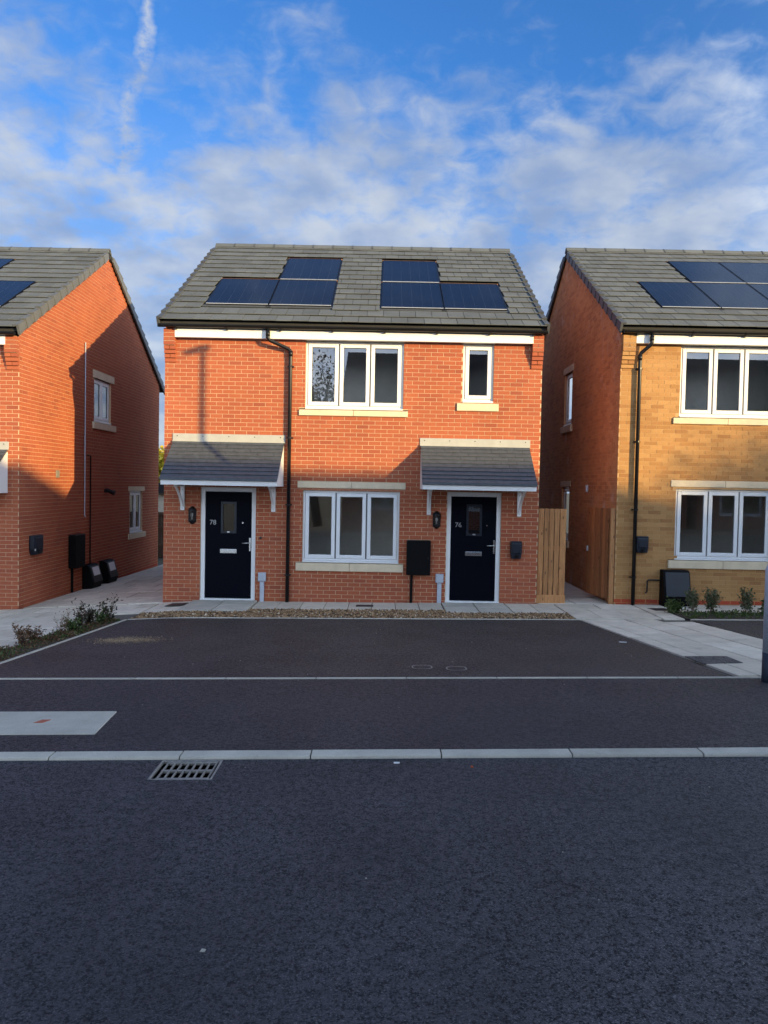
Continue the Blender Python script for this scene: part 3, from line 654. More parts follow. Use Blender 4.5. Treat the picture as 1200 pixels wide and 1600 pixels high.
def door(house, F, u0, u1, z0, z1, number):
    fm = MB(); t = 0.078; d0, d1 = -0.10, -0.03
    F.box(fm, u0, u0 + t, z0, z1, d0, d1); F.box(fm, u1 - t, u1, z0, z1, d0, d1); F.box(fm, u0 + t, u1 - t, z1 - t, z1, d0, d1)
    F.box(fm, u0, u1, z0 - 0.0, z0 + 0.035, -0.12, 0.012)
    dr = fm.build('door', 'upvc', house, bevel=0.006, seg=2); dr['label'] = 'dark navy front door numbered %s in a white frame' % number if number else 'dark navy front door in a white frame'
    a, b, c, d = u0 + t + 0.004, u1 - t - 0.004, z0 + 0.04, z1 - t - 0.004; L = -0.055
    gx0, gx1, gz0, gz1 = a + 0.295, a + 0.565, c + 1.215, c + 1.785
    lm = MB()
    for (x0, x1, y0, y1) in ((a, gx0, c, d), (gx1, b, c, d), (gx0, gx1, c, gz0), (gx0, gx1, gz1, d)): F.box(lm, x0, x1, y0, y1, L - 0.045, L)
    leaf = lm.build('door_leaf', 'door', dr)
    sm = MB(); q = 0.032
    for (x0, x1, y0, y1) in ((gx0 - .01, gx0 + q, gz0 - .01, gz1 + .01), (gx1 - q, gx1 + .01, gz0 - .01, gz1 + .01), (gx0 + q, gx1 - q, gz0 - .01, gz0 + q), (gx0 + q, gx1 - q, gz1 - q, gz1 + .01)):
        F.box(sm, x0, x1, y0, y1, L - 0.002, L + 0.012)
    sm.build('glazing_bead', 'slate_plastic', dr, bevel=0.004, seg=1)
    gm = MB(); gm.quad(F.p(gx0, gz0, L - 0.012), F.p(gx1, gz0, L - 0.012), F.p(gx1, gz1, L - 0.012), F.p(gx0, gz1, L - 0.012)); gm.build('pane', 'glass', dr)
    bm_ = MB(); bm_.quad(F.p(gx0, gz0, L - 0.04), F.p(gx1, gz0, L - 0.04), F.p(gx1, gz1, L - 0.04), F.p(gx0, gz1, L - 0.04)); bm_.build('obscured_backing', 'black_matt', dr)
    kn = MB(); cxm = (gx0 + gx1) / 2; F.box(kn, cxm - 0.026, cxm + 0.026, gz0 + 0.004, gz0 + 0.03, L + 0.012, L + 0.03); kn.build('knocker', 'steel', dr, bevel=0.006)
    lp = MB(); F.box(lp, cxm - 0.155, cxm + 0.155, z0 + 0.875, z0 + 0.955, L, L + 0.012); pl = lp.build('letter_plate', 'steel', dr, bevel=0.004)
    lf = MB(); F.box(lf, cxm - 0.13, cxm + 0.135, z0 + 0.888, z0 + 0.940, L + 0.0125, L + 0.018); lf.build('letter_flap', 'steel', pl if False else dr, bevel=0.002)
    hb = MB(); F.box(hb, b - 0.042, b - 0.008, z0 + 0.92, z0 + 1.17, L, L + 0.01); hb.build('handle_plate', 'steel', dr, bevel=0.004)
    P = F.p; hm = MB(); hm.tube([P(b - 0.025, z0 + 1.072, L + 0.008), P(b - 0.025, z0 + 1.072, L + 0.05), P(b - 0.05, z0 + 1.074, L + 0.055), P(b - 0.17, z0 + 1.070, L + 0.052)], 0.0095, 8); hm.build('lever_handle', 'steel', dr, smooth=True)
    sp = MB(); sp.tube([P(b - 0.165, z0 + 1.445, L), P(b - 0.165, z0 + 1.445, L + 0.008)], 0.013, 10); sp.build('spy_hole', 'steel', dr)
    wb = MB(); F.box(wb, a + 0.02, b - 0.02, c + 0.005, c + 0.05, L, L + 0.018); wb.build('weather_bar', 'door', dr, bevel=0.004)
    if not number: return dr
    me = text_mesh(number, 0.125); me.materials.append(MT['steel_dull'])
    tx = bpy.data.objects.new('house_number', me); C.objects.link(tx); tx.parent = dr; tx.rotation_euler = (R(90), 0, 0)
    q_ = Vector(P(a + 0.075, z0 + 1.405, L + 0.0045)) - Vector(dr['_o']); tx.location = q_; tx['label'] = 'silver door number ' + number; tx['_o'] = (0, 0, 0)
    return dr

# ------------------------------------------------------------------ roof
TP = math.atan2(2.72, 4.60); CP, SP = math.cos(TP), math.sin(TP); SLOPE = 4.60 / CP; GAUGE = 0.345
TILE_CACHE = {}
def tile_mesh(w):
    w = round(w, 2)
    if w not in TILE_CACHE:
        mb = MB(); x1 = w - 0.007
        mb.hexa([(0, 0, 0.037), (x1, 0, 0.037), (x1, 0.42, 0.0), (0, 0.42, 0.0), (0, 0.003, 0.053), (x1, 0.003, 0.053), (x1, 0.42, 0.018), (0, 0.42, 0.018)])
        TILE_CACHE[w] = mesh_of(mb, 'roof_tile', 'tile', bevel=0.002, seg=1)
    return TILE_CACHE[w]
def roof(house, x0, x1, y0, ze, panels, vis=(-1e9, 1e9), vmat='verge'):
    """x0..x1 outer verge lines, y0 house front; ze height of the tile edge at y0-0.15; panels: (xa,xb,sa,sb) cut out"""
    ye = y0 - 0.15; yr = ye + 4.60; zr = ze + 2.72; yb = 2 * yr - ye
    def P(x, s, n): return (x, ye + s * CP - n * SP, ze + s * SP + n * CP)
    def PB_(x, s, n): q = P(x, s, n); return (q[0], 2 * yr - q[1], q[2])
    mb = MB(); t = 0.06
    mb.prism([(x0 + 0.03, ye + 0.03, ze + 0.0), (x0 + 0.03, yr, zr - 0.01), (x0 + 0.03, yb - 0.03, ze), (x0 + 0.03, yb - 0.03, ze - t), (x0 + 0.03, yr, zr - t - 0.02), (x0 + 0.03, ye + 0.03, ze - t)],
             [(x1 - 0.03, ye + 0.03, ze + 0.0), (x1 - 0.03, yr, zr - 0.01), (x1 - 0.03, yb - 0.03, ze), (x1 - 0.03, yb - 0.03, ze - t), (x1 - 0.03, yr, zr - t - 0.02), (x1 - 0.03, ye + 0.03, ze - t)])
    rf = mb.build('roof', 'deck', house)
    rest = MB(); nrow = int((SLOPE - 0.02) / GAUGE) + 1
    for r in range(nrow):
        s = -0.05 + r * GAUGE; x = x0 + 0.02 - (0.15 if r % 2 else 0.0); top = min(s + 0.42, SLOPE + 0.01)
        while x < x1 - 0.02:
            a, b = max(x, x0 + 0.02), min(x + 0.30, x1 - 0.02); x += 0.30
            segs = [(a, b)]
            for pa, pb, sa, sb in panels:
                if s + 0.02 < sb and s + 0.30 > sa: segs = sub_int(segs, pa - 0.03, pb + 0.03)
            for c, d in segs:
                if d - c < 0.04: continue
                nj = random.uniform(-0.0015, 0.0025)
                if top < s + 0.415 or not (vis[0] < c < vis[1]):
                    L = top - s; rest.hexa([P(c, s, .037 + nj), P(d - .003, s, .037 + nj), P(d - .003, s + L, nj), P(c, s + L, nj), P(c, s + .003, .053 + nj), P(d - .003, s + .003, .053 + nj), P(d - .003, s + L, .018 + nj), P(c, s + L, .018 + nj)])
                else:
                    inst('roof_tile', tile_mesh(d - c), rf, P(c, s, nj), (TP, 0, random.uniform(-0.0015, 0.0015)))
        # rear slope, unseen from the street
        L = top - s; rest.hexa([PB_(x0 + .02, s, .024), PB_(x1 - .02, s, .024), PB_(x1 - .02, s + L, 0), PB_(x0 + .02, s + L, 0), PB_(x0 + .02, s, .046), PB_(x1 - .02, s, .046), PB_(x1 - .02, s + L, .022), PB_(x0 + .02, s + L, .022)])
    rest.build('tiling', 'tile', rf, kind='stuff')
    # ridge tiles
    n = round((x1 - x0) / 0.46); w = (x1 - x0) / n; rm = MB(); hw, th = 0.115, 0.022
    prof = [(-hw, -0.062), (-hw * 0.45, 0.012), (0, 0.040), (hw * 0.45, 0.012), (hw, -0.062)]; inn = [(y * 0.84, z - th) for y, z in reversed(prof)]
    ring = prof + inn
    rm.prism([(0.0, y, z) for y, z in ring], [(w - 0.012, y, z) for y, z in ring]); rme = mesh_of(rm, 'ridge_tile', 'tile')
    cm = MB(); ring2 = [(y * 1.07, z + 0.006) for y, z in prof] + [(y * 1.07, z + 0.006) for y, z in inn]; cm.prism([(w - 0.022, y, z) for y, z in ring2], [(w + 0.010, y, z) for y, z in ring2]); cme = mesh_of(cm, 'ridge_union', 'verge')
    for i in range(n):
        o = inst('ridge_tile', rme, rf, (x0 + i * w, yr, zr + 0.052 + random.uniform(-0.003, 0.003)))
        if i < n - 1: inst('ridge_union', cme, rf, (x0 + i * w, yr, zr + 0.052))
    # verge caps, one for each course
    vm = {}
    for sgn in (-1, 1):
        m2 = MB(); xo = 0.0; lo, hi_ = (-0.035, 0.035)
        xs = (-0.030, 0.0) if sgn < 0 else (0.0, 0.030)
        m2.hexa([(xs[0] * 1.5, 0, -0.120), (xs[1] * 1.5, 0, -0.120), (xs[1], 0.362, -0.098), (xs[0], 0.362, -0.098), (xs[0] * 1.5, 0, 0.072), (xs[1] * 1.5, 0, 0.072), (xs[1], 0.362, 0.034), (xs[0], 0.362, 0.034)])
        tx = (0.0, 0.055) if sgn < 0 else (-0.055, 0.0)
        m2.hexa([(tx[0], 0, 0.047), (tx[1], 0, 0.047), (tx[1], 0.385, 0.023), (tx[0], 0.385, 0.023), (tx[0], 0, 0.072), (tx[1], 0, 0.072), (tx[1], 0.385, 0.036), (tx[0], 0.385, 0.036)])
        vm[sgn] = mesh_of(m2, 'verge_cap', vmat)
    for r in range(nrow):
        s = -0.05 + r * GAUGE
        if s + 0.385 > SLOPE + 0.03: continue
        for sgn, x in ((-1, x0 + 0.012), (1, x1 - 0.012)):
            inst('verge_cap', vm[sgn], rf, P(x, s, 0.004), (TP, 0, 0))
            o = inst('verge_cap', vm[-sgn], rf, PB_(x, s, 0.004), (TP, 0, math.pi))
    # solar panels in trays
    for pa, pb, sa, sb in panels:
        mb = MB()
        def slab(xa, xb, s0, s1, n0, n1, m=mb): m.hexa([P(xa, s0, n0), P(xb, s0, n0), P(xb, s1, n0), P(xa, s1, n0), P(xa, s0, n1), P(xb, s0, n1), P(xb, s1, n1), P(xa, s1, n1)])
        slab(pa, pb, sa, sb, 0.010, 0.042); e = 0.016
        for q in ((pa, pa + e, sa, sb), (pb - e, pb, sa, sb), (pa + e, pb - e, sa, sa + e), (pa + e, pb - e, sb - e, sb)): slab(q[0], q[1], q[2], q[3], 0.042, 0.052)
        pn = mb.build('solar_panel', 'black', rf); gm = MB(); slab(pa + e, pb - e, sa + e, sb - e, 0.0425, 0.0485, gm); gm.build('solar_glass', 'solar', rf)
        lm = MB(); nl = 6
        for i in range(1, nl): xx = pa + (pb - pa) * i / nl; slab(xx - 0.0015, xx + 0.0015, sa + e, sb - e, 0.0485, 0.0489, lm)
        lm.build('cell_lines', 'solar_line', rf)
        fm = MB(); slab(pa - 0.06, pb + 0.06, sa - 0.075, sa - 0.003, 0.012, 0.030, fm); fm.build('tray_apron', 'verge', rf)
        fm = MB(); slab(pa - 0.028, pa - 0.002, sa, sb, 0.004, 0.032, fm); slab(pb + 0.002, pb + 0.028, sa, sb, 0.004, 0.032, fm); fm.build('tray_gutter', 'black', rf)
        fm = MB(); slab(pa + 0.004, pb - 0.004, sa - 0.002, sa + 0.016, 0.0525, 0.060, fm); fm.build('panel_trim', 'grey_plastic', rf); fm = MB(); slab(pa - 0.02, pb + 0.02, sb + 0.004, sb + 0.030, 0.012, 0.046, fm); fm.build('tray_top_strip', 'wood', rf)  # tan strip along the upper edge of the panel
    return rf
def gutter(house, x0, x1, y, z, clips, mat='black'):
    mb = MB(); prof = []
    r = 0.060
    for a in lin(math.pi, 2 * math.pi, 8): prof.append((y + r * math.cos(a), z + r * 0.95 * math.sin(a)))
    for a in lin(2 * math.pi, math.pi, 8): prof.append((y + (r - 0.006) * math.cos(a), z + 0.002 + (r - 0.006) * 0.95 * math.sin(a)))
    mb.prism([(x0, a, b) for a, b in prof], [(x1, a, b) for a, b in prof])
    ring = [(y + r * math.cos(a), z + r * 0.95 * math.sin(a)) for a in lin(math.pi, 2 * math.pi, 8)]
    for x in (x0, x1): mb.add([(x, a, b) for a, b in ring], [tuple(range(9))])
    g_ = mb.build('gutter', mat, house)
    for x in clips:
        m = MB(); rr = [(y + (r + 0.006) * math.cos(a), z + (r + 0.006) * 0.95 * math.sin(a)) for a in lin(math.pi, 2 * math.pi, 8)] + [(y + (r + 0.0005) * math.cos(a), z + (r + 0.0005) * 0.95 * math.sin(a)) for a in lin(2 * math.pi, math.pi, 8)]
        m.prism([(x - 0.03, a, b) for a, b in rr], [(x + 0.03, a, b) for a, b in rr]); m.box(x - 0.02, x + 0.02, y + 0.02, y + 0.066, z - 0.085, z - 0.05)
        m.build('gutter_bracket', mat, g_)
    return g_
def downpipe(house, F, xo, yg, zg, xp, zbot, clips):
    P = F.p; mb = MB(); dd = 0.068; out = yg
    path = [P(xo, zg + 0.01, out), P(xo, zg - 0.16, out), P(xo + (xp - xo) * 0.08, zg - 0.20, out * 0.97), P(xp - (xp - xo) * 0.1, zg - 0.335, dd * 1.05), P(xp, zg - 0.375, dd), P(xp, zg - 0.5, dd), P(xp, zbot, dd)]
    mb.tube(path, 0.034, 12); p = mb.build('downpipe', 'black', house, smooth=True)
    m = MB(); m.tube([P(xp, zg - 0.37, dd), P(xp, zg - 0.47, dd)], 0.040, 12); m.tube([P(xo, zg - 0.05, out), P(xo, zg - 0.13, out)], 0.040, 12); m.build('pipe_socket', 'black', p, smooth=True)
    for z in clips:
        m = MB(); m.tube([P(xp, z - 0.015, dd), P(xp, z + 0.015, dd)], 0.040, 12); F.box(m, xp - 0.062, xp + 0.062, z - 0.012, z + 0.012, 0.0, 0.035); m.build('pipe_clip', 'black', p)
    return p
def corbel(w, F, ua, ub, z0, n, dmax, bmat):
    for i in range(n):
        d = min(dmax, dmax * (i + 1) / max(1, n - 3)); za = z0 + i * 0.075 + 0.004; parts = [(ua, ub)] if i % 2 == 0 else [(ua, (ua + ub) / 2 - 0.004), ((ua + ub) / 2 + 0.004, ub)]
        for a, b in parts:
            mb = MB(); F.box(mb, a, b, za, za + 0.066, -0.02, d); mb.build('corbel_brick', bmat, w, bevel=0.002, seg=1)
    mb = MB(); F.box(mb, ua + 0.006, ub - 0.006, z0 + 0.075 * (n - 4), z0 + 0.075 * n, -0.01, dmax - 0.008); mb.build('corbel_mortar', 'mortar', w)
def canopy(house, F, x0, x1, zt=2.86, zb=2.165, proj=0.86, yoff=0.0):
    P = F.p
    rm = MB(); nr = 10; L = math.hypot(proj, zt - zb); du, dz_ = proj / nr, (zb - zt) / nr; nd, nz = (zt - zb) / L, proj / L
    for r in range(nr):
        d0, z0 = 0.01 + du * r, zt + dz_ * r; d1, z1 = d0 + du * 1.0, z0 + dz_ * 1.0
        nt = 7; off = 0.5 if r % 2 else 0.0; w = (x1 - x0) / nt
        for i in range(nt + (1 if off else 0)):
            a = max(x0, x0 + (i - off) * w); b = min(x1, x0 + (i + 1 - off) * w)
            if b - a < 0.02: continue
            a += 0.003 if a > x0 + 1e-4 else 0; b -= 0.003 if b < x1 - 1e-4 else 0
            def Q(x, d, z, n): return P(x, z + n * nz, d + n * nd)
            rm.hexa([Q(a, d1, z1, 0.0), Q(b, d1, z1, 0.0), Q(b, d0, z0, -0.01), Q(a, d0, z0, -0.01), Q(a, d1, z1, 0.020), Q(b, d1, z1, 0.020), Q(b, d0, z0, 0.004), Q(a, d0, z0, 0.004)])
    def Q(x, d, z, n): return P(x, z + n * nz, d + n * nd)
    rm.hexa([Q(x0 + .001, proj + 0.01, zb, -0.012), Q(x1 - .001, proj + 0.01, zb, -0.012), Q(x1 - .001, 0.0, zt, -0.012), Q(x0 + .001, 0.0, zt, -0.012), Q(x0 + .001, proj + 0.01, zb, 0.003), Q(x1 - .001, proj + 0.01, zb, 0.003), Q(x1 - .001, 0.0, zt, 0.003), Q(x0 + .001, 0.0, zt, 0.003)])
    cn = rm.build('canopy', 'grp', house)
    m = MB(); F.box(m, x0 + 0.002, x1 - 0.002, zb - 0.028, zb + 0.012, proj - 0.004, proj + 0.030); m.build('canopy_drip_edge', 'grp', cn, bevel=0.006)
    m = MB(); F.box(m, x0 - 0.015, x1 + 0.018, zt + 0.005, zt + 0.135, 0.004, 0.016); fl = m.build('flashing', 'lead', cn, bevel=0.002, seg=1)
    m = MB(); F.box(m, x0 - 0.012, x1 + 0.015, zt - 0.012, zt + 0.006, 0.003, 0.045); m.build('flashing_lip', 'lead', cn)
    for i in range(5):
        m = MB(); xx = x0 + 0.07 + (x1 - x0 - 0.14) * i / 4; m.tube([P(xx, zt + 0.09, 0.015), P(xx, zt + 0.09, 0.02)], 0.010, 8); m.build('fixing_screw', 'iron_dark', cn)
    m = MB(); F.box(m, x0 + 0.01, x1 - 0.01, zb - 0.115, zb - 0.012, proj - 0.045, proj - 0.006); m.build('canopy_fascia', 'white_paint', cn, bevel=0.004, seg=1)
    for a, b in ((x0 + 0.004, x0 + 0.03), (x1 - 0.03, x1 - 0.004)):
        m = MB(); ring = [(0.004, zb - 0.113), (proj - 0.047, zb - 0.113), (proj - 0.047, zb - 0.01), (0.004, zt - 0.05)]
        m.prism([P(a, z, d) for d, z in ring], [P(b, z, d) for d, z in ring]); m.build('canopy_cheek', 'white_paint', cn)
    m = MB(); F.box(m, x0 + 0.032, x1 - 0.032, zb - 0.108, zb - 0.098, 0.004, proj - 0.047); m.build('canopy_soffit', 'white_paint', cn)
    return cn
def gallows(house, F, x, zt=2.052, drop=0.47, arm=0.50, w=0.075):
    P = F.p; m = MB(); F.box(m, x - w / 2, x + w / 2, zt - drop, zt, 0.002, 0.028); F.box(m, x - w / 2 + .004, x + w / 2 - .004, zt - 0.030, zt, 0.028, arm)
    outer, inner = [], []
    for t_ in lin(0, 1, 8):
        d = 0.028 + (arm - 0.06) * (t_ ** 1.35); z = zt - drop + 0.07 + (drop - 0.10) * t_ ** 0.85
        outer.append((d, z))
    for i in range(8):
        (d0, z0), (d1, z1) = outer[i], outer[i + 1]; e = 0.042; a, b = x - w * 0.3, x + w * 0.3
        m.hexa([P(a, z0, d0 + e), P(b, z0, d0 + e), P(b, z0, d0), P(a, z0, d0), P(a, z1, d1 + e), P(b, z1, d1 + e), P(b, z1, d1), P(a, z1, d1)])
    o = m.build('gallows_bracket', 'white_paint', house)
    for z in (zt - drop + 0.035, zt - 0.09):
        s = MB(); s.tube([P(x, z, 0.027), P(x, z, 0.031)], 0.008, 8); s.build('screw', 'iron', o)
    return o
def interior(house, x0, x1, y0, z0, ze):
    m = MB()
    m.box(x0 + 0.16, x1 - 0.16, y0 + 2.4, y0 + 2.5, z0 + 0.1, ze); m.build('inner_wall', 'inner', house)
    m = MB(); m.box(x0 + 0.16, x1 - 0.16, y0 + 1.30, y0 + 1.38, z0 + 2.81, ze - 0.1); m.build('pane_fill_wall', 'inner', house)  # extra wall added close behind the upper windows to make the panes paler
    m = MB(); m.box(x0 + 0.05, x1 - 0.05, y0 + 0.16, y0 + 8.6, z0 - 0.06, z0 + 0.10); m.build('ground_storey_floor', 'inner_floor', house)
    m = MB(); m.box(x0 + 0.05, x1 - 0.05, y0 + 0.16, y0 + 8.6, 2.42 + z0 + 0.1, 2.70 + z0 + 0.1); m.build('upper_storey_floor', 'inner', house)
    m = MB(); m.box(x0 + 0.05, x1 - 0.05, y0 + 0.16, y0 + 8.6, ze - 0.09, ze - 0.06); m.build('ceiling', 'inner', house)
def cross_wall(house, x, y0, y1, z0, z1):
    m = MB(); m.box(x, x + 0.1, y0, y1, z0, z1); m.build('cross_wall', 'inner', house)

def rake_fn(y0, ze):
    ye = y0 - 0.15; yr = ye + 4.60
    def f(u): return ze - 0.075 + (2.72 / 4.60) * (4.60 - abs(u - yr))
    return f
DEP = 8.90

# ------------------------------------------------------------------ middle house
X0, X1, Y0, ZE = -4.077, 2.857, 0.0, 5.035
H1 = thing('brick_house', 'whole red brick house in the middle, with doors 78 and 76 under grey canopies', 'house', ((X0 + X1) / 2, Y0, -0.1), 'row of new brick houses')
F = front_frame(Y0)
ops = [(-1.492, 0.312, 3.487, 4.79), (1.402, 1.968, 3.668, 4.79), (-1.504, 0.288, 0.665, 1.992), (-3.395, -2.371, -0.085, 2.018), (1.163, 2.168, -0.047, 2.012),
       (-1.602, 0.405, 3.368, 3.50), (1.300, 2.072, 3.503, 3.645), (-1.607, 0.391, 2.036, 2.160), (-1.620, 0.374, 0.500, 0.658)]
bz = -0.30
W1 = wall('front_wall', H1, F, X0, X1, bz, 4.90, ops, 'brick_red', 'mortar', indiv=300, zc=-0.085 + 0.0, phase=0.06)
rk = rake_fn(Y0, ZE)
wall('side_wall', H1, left_frame(X0), Y0 + 0.012, Y0 + DEP, -0.45, 4.95, [], 'brick_red', 'mortar', rake=rk, zc=-0.085)
wall('side_wall', H1, right_frame(X1), Y0 + 0.012, Y0 + DEP, -0.35, 4.95, [], 'brick_red', 'mortar', rake=rk, zc=-0.085)
wall('rear_wall', H1, WF((0, Y0 + DEP), (1, 0), (0, 1)), X0, X1, -0.5, 4.95, [], '', '', plain_mat='brick_far')
interior(H1, X0, X1, Y0, -0.1, 4.95); cross_wall(H1, -1.98, 0.17, 2.39, 0.0, 2.3); cross_wall(H1, 0.62, 0.17, 2.39, 0.0, 2.3); cross_wall(H1, 0.8, 0.17, 1.29, 2.7, 4.85); cross_wall(H1, -2.4, 0.17, 1.29, 2.7, 4.85)
window(H1, F, -1.490, 0.310, 3.520, 4.735, 3); window(H1, F, 1.404, 1.966, 3.690, 4.735, 1); window(H1, F, -1.502, 0.286, 0.692, 1.990, 3)
stones(H1, F, 'stone_sill', -1.600, 0.403, 3.370, 3.486, 0.032); stones(H1, F, 'stone_sill', 1.302, 2.070, 3.506, 3.655, 0.032, n=1)
stones(H1, F, 'stone_sill', -1.618, 0.372, 0.502, 0.657, 0.032); stones(H1, F, 'stone_lintel', -1.605, 0.389, 2.038, 2.158, 0.014)
door(H1, F, -3.393, -2.373, -0.083, 2.016, '78'); door(H1, F, 1.165, 2.166, -0.045, 2.010, '76')
PAN = [(-3.47, -2.285, 0.84, 2.54), (-2.265, -1.08, 0.84, 2.54), (-2.265, -1.08, 2.555, 4.255), (-0.125, 1.06, 0.80, 2.50), (-0.125, 1.06, 2.515, 4.215), (1.08, 2.265, 0.80, 2.50)]
roof(H1, -4.150, 2.905, Y0, ZE, PAN)
m = MB(); m.box(-3.872, 2.662, -0.122, -0.100, 4.738, 4.895); m.build('fascia', 'white_paint', H1, bevel=0.003, seg=1)
m = MB(); m.box(-3.872, 2.662, -0.100, 0.02, 4.742, 4.752); m.build('soffit', 'white_paint', H1)
gutter(H1, -4.142, 2.902, -0.186, 4.955, [-3.85, -2.92, -1.95, -1.0, -0.05, 0.9, 1.85, 2.66])
corbel(W1, F, X0 + 0.001, X0 + 0.205, 4.295, 8, 0.118, 'brick_red'); corbel(W1, F, X1 - 0.205, X1 - 0.001, 4.295, 8, 0.118, 'brick_red')
downpipe(H1, F, -2.165, 0.186, 4.90, -1.762, h(-1.75, -0.05) - 0.01, [4.25, 2.95, 1.72, 0.42])
canopy(H1, F, -3.905, -1.862); canopy(H1, F, 0.652, 2.652)
for x in (-3.727, -2.047, 0.828, 2.497): gallows(H1, F, x)

# ------------------------------------------------------------------ left house
LX1, LY = -6.70, -0.12; LX0 = LX1 - 6.93; LZ = 4.82
H2 = thing('brick_house', 'red brick house at the left edge, its long side wall half in shadow', 'house', ((LX0 + LX1) / 2, LY, -0.3), 'row of new brick houses')
F2 = front_frame(LY); FS = right_frame(LX1)
W2 = wall('front_wall', H2, F2, LX0, LX1, -0.65, 4.69, [(-13.0, -11.98, -0.3, 1.8), (-11.1, -9.3, 0.45, 1.78), (-11.1, -9.3, 3.27, 4.6), (-8.75, -7.73, -0.3, 1.8)], 'brick_red', 'mortar', zc=-0.31, phase=0.06, base=0)
rk2 = rake_fn(LY, LZ)
wall('side_wall', H2, FS, LY + 0.012, LY + DEP - 0.2, -0.75, 4.74, [(3.50, 4.58, 3.445, 4.455), (6.02, 7.06, 0.705, 1.83), (3.41, 4.78, 4.455, 4.63), (3.40, 4.86, 3.29, 3.445), (5.89, 7.24, 1.83, 1.955), (5.90, 7.30, 0.56, 0.705)],
     'brick_red', 'mortar', rake=rk2, indiv=300, zc=-0.31, base=6)
wall('side_wall', H2, left_frame(LX0), LY, LY + DEP, -0.8, 4.74, [], '', '', rake=rk2, plain_mat='brick_far')
wall('rear_wall', H2, WF((0, LY + DEP - 0.2), (1, 0), (0, 1)), LX0, LX1, -0.8, 4.74, [], '', '', plain_mat='brick_far')
interior(H2, LX0, LX1, LY, -0.3, 4.74); cross_wall(H2, LX1 - 2.6, 0.2, 8.4, -0.2, 4.6)
window(H2, FS, 3.505, 4.575, 3.485, 4.452, 2); window(H2, FS, 6.025, 7.055, 0.745, 1.828, 2)
stones(H2, FS, 'stone_lintel', 3.412, 4.778, 4.457, 4.628, 0.014); stones(H2, FS, 'stone_sill', 3.402, 4.858, 3.292, 3.452, 0.04)
stones(H2, FS, 'stone_lintel', 5.892, 7.238, 1.832, 1.953, 0.014); stones(H2, FS, 'stone_sill', 5.902, 7.298, 0.562, 0.712, 0.04)
window(H2, F2, -11.09, -9.31, 0.48, 1.775, 3); window(H2, F2, -11.09, -9.31, 3.3, 4.595, 3)
door(H2, F2, -8.748, -7.732, -0.295, 1.795, ''); door(H2, F2, -12.998, -11.982, -0.295, 1.795, '')
roof(H2, LX0 - 0.07, -6.645, LY, LZ, [(-8.53, -7.40, 1.02, 2.72), (-9.68, -8.55, 1.02, 2.72), (-9.68, -8.55, 2.735, 4.435)], vis=(-10.2, 0), vmat='verge_pale')
m = MB(); m.box(LX0 + 0.2, LX1 - 0.2, LY - 0.122, LY - 0.1, 4.52, 4.68); m.build('fascia', 'white_paint', H2)
m = MB(); m.box(LX0 + 0.2, LX1 - 0.2, LY - 0.1, LY + 0.02, 4.524, 4.534); m.build('soffit', 'white_paint', H2)
gutter(H2, LX0 - 0.06, LX1 - 0.0, LY - 0.186, 4.735, [-13, -11, -9, -7.3])
corbel(W2, F2, LX1 - 0.225, LX1 - 0.001, 4.08, 8, 0.118, 'brick_red'); corbel(W2, F2, LX0, LX0 + 0.22, 4.08, 8, 0.118, 'brick_red')
canopy(H2, F2, -8.95, -6.90, 2.64, 1.95); canopy(H2, F2, -13.2, -11.2, 2.64, 1.95)
for x in (-8.75, -7.1, -13.0, -11.4): gallows(H2, F2, x, 1.835)

# ------------------------------------------------------------------ right house
RX0, RY = 4.298, 0.0; RX1 = RX0 + 6.93; RZ = 5.09
H3 = thing('brick_house', 'buff fronted brick house on the right with a red brick side wall', 'house', ((RX0 + RX1) / 2, RY, 0.0), 'row of new brick houses')
F3 = front_frame(RY); FL = left_frame(RX0)
W3 = wall('front_wall', H3, F3, RX0, RX1, -0.3, 4.95, [(5.402, 7.20, 3.47, 4.85), (5.39, 7.19, 0.84, 2.15), (5.288, 7.30, 2.185, 2.31), (5.275, 7.30, 0.676, 0.84), (5.285, 7.30, 3.344, 3.47), (8.3, 9.3, -0.05, 2.05), (8.5, 9.3, 3.67, 4.85)],
     'brick_buff', 'mortar_buff', indiv=300, zc=-0.06, phase=0.03, base=5)
rk3 = rake_fn(RY, RZ)
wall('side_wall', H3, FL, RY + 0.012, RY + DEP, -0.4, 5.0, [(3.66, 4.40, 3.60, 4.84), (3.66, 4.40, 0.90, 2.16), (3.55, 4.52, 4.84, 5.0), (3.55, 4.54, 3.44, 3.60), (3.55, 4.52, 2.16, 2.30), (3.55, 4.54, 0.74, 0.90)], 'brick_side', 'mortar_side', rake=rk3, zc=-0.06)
wall('side_wall', H3, right_frame(RX1), RY, RY + DEP, -0.5, 5.0, [], '', '', rake=rk3, plain_mat='brick_far')
wall('rear_wall', H3, WF((0, RY + DEP), (1, 0), (0, 1)), RX0, RX1, -0.5, 5.0, [], '', '', plain_mat='brick_far')
interior(H3, RX0, RX1, RY, 0.0, 5.0); cross_wall(H3, 7.6, 0.17, 2.39, 0.1, 4.9)
window(H3, F3, 5.404, 7.198, 3.50, 4.775, 3); window(H3, F3, 5.392, 7.188, 0.865, 2.148, 3); window(H3, F3, 8.502, 9.298, 3.70, 4.775, 1)
window(H3, FL, 3.662, 4.398, 3.64, 4.838, 1); window(H3, FL, 3.662, 4.398, 0.94, 2.158, 1)
stones(H3, F3, 'stone_sill', 5.287, 7.298, 3.346, 3.466, 0.032); stones(H3, F3, 'stone_sill', 5.277, 7.298, 0.678, 0.832, 0.032); stones(H3, F3, 'stone_lintel', 5.290, 7.298, 2.187, 2.308, 0.014)
for z0, z1 in ((4.842, 4.998), (2.162, 2.298)): stones(H3, FL, 'stone_lintel', 3.552, 4.518, z0, z1, 0.014, n=1)
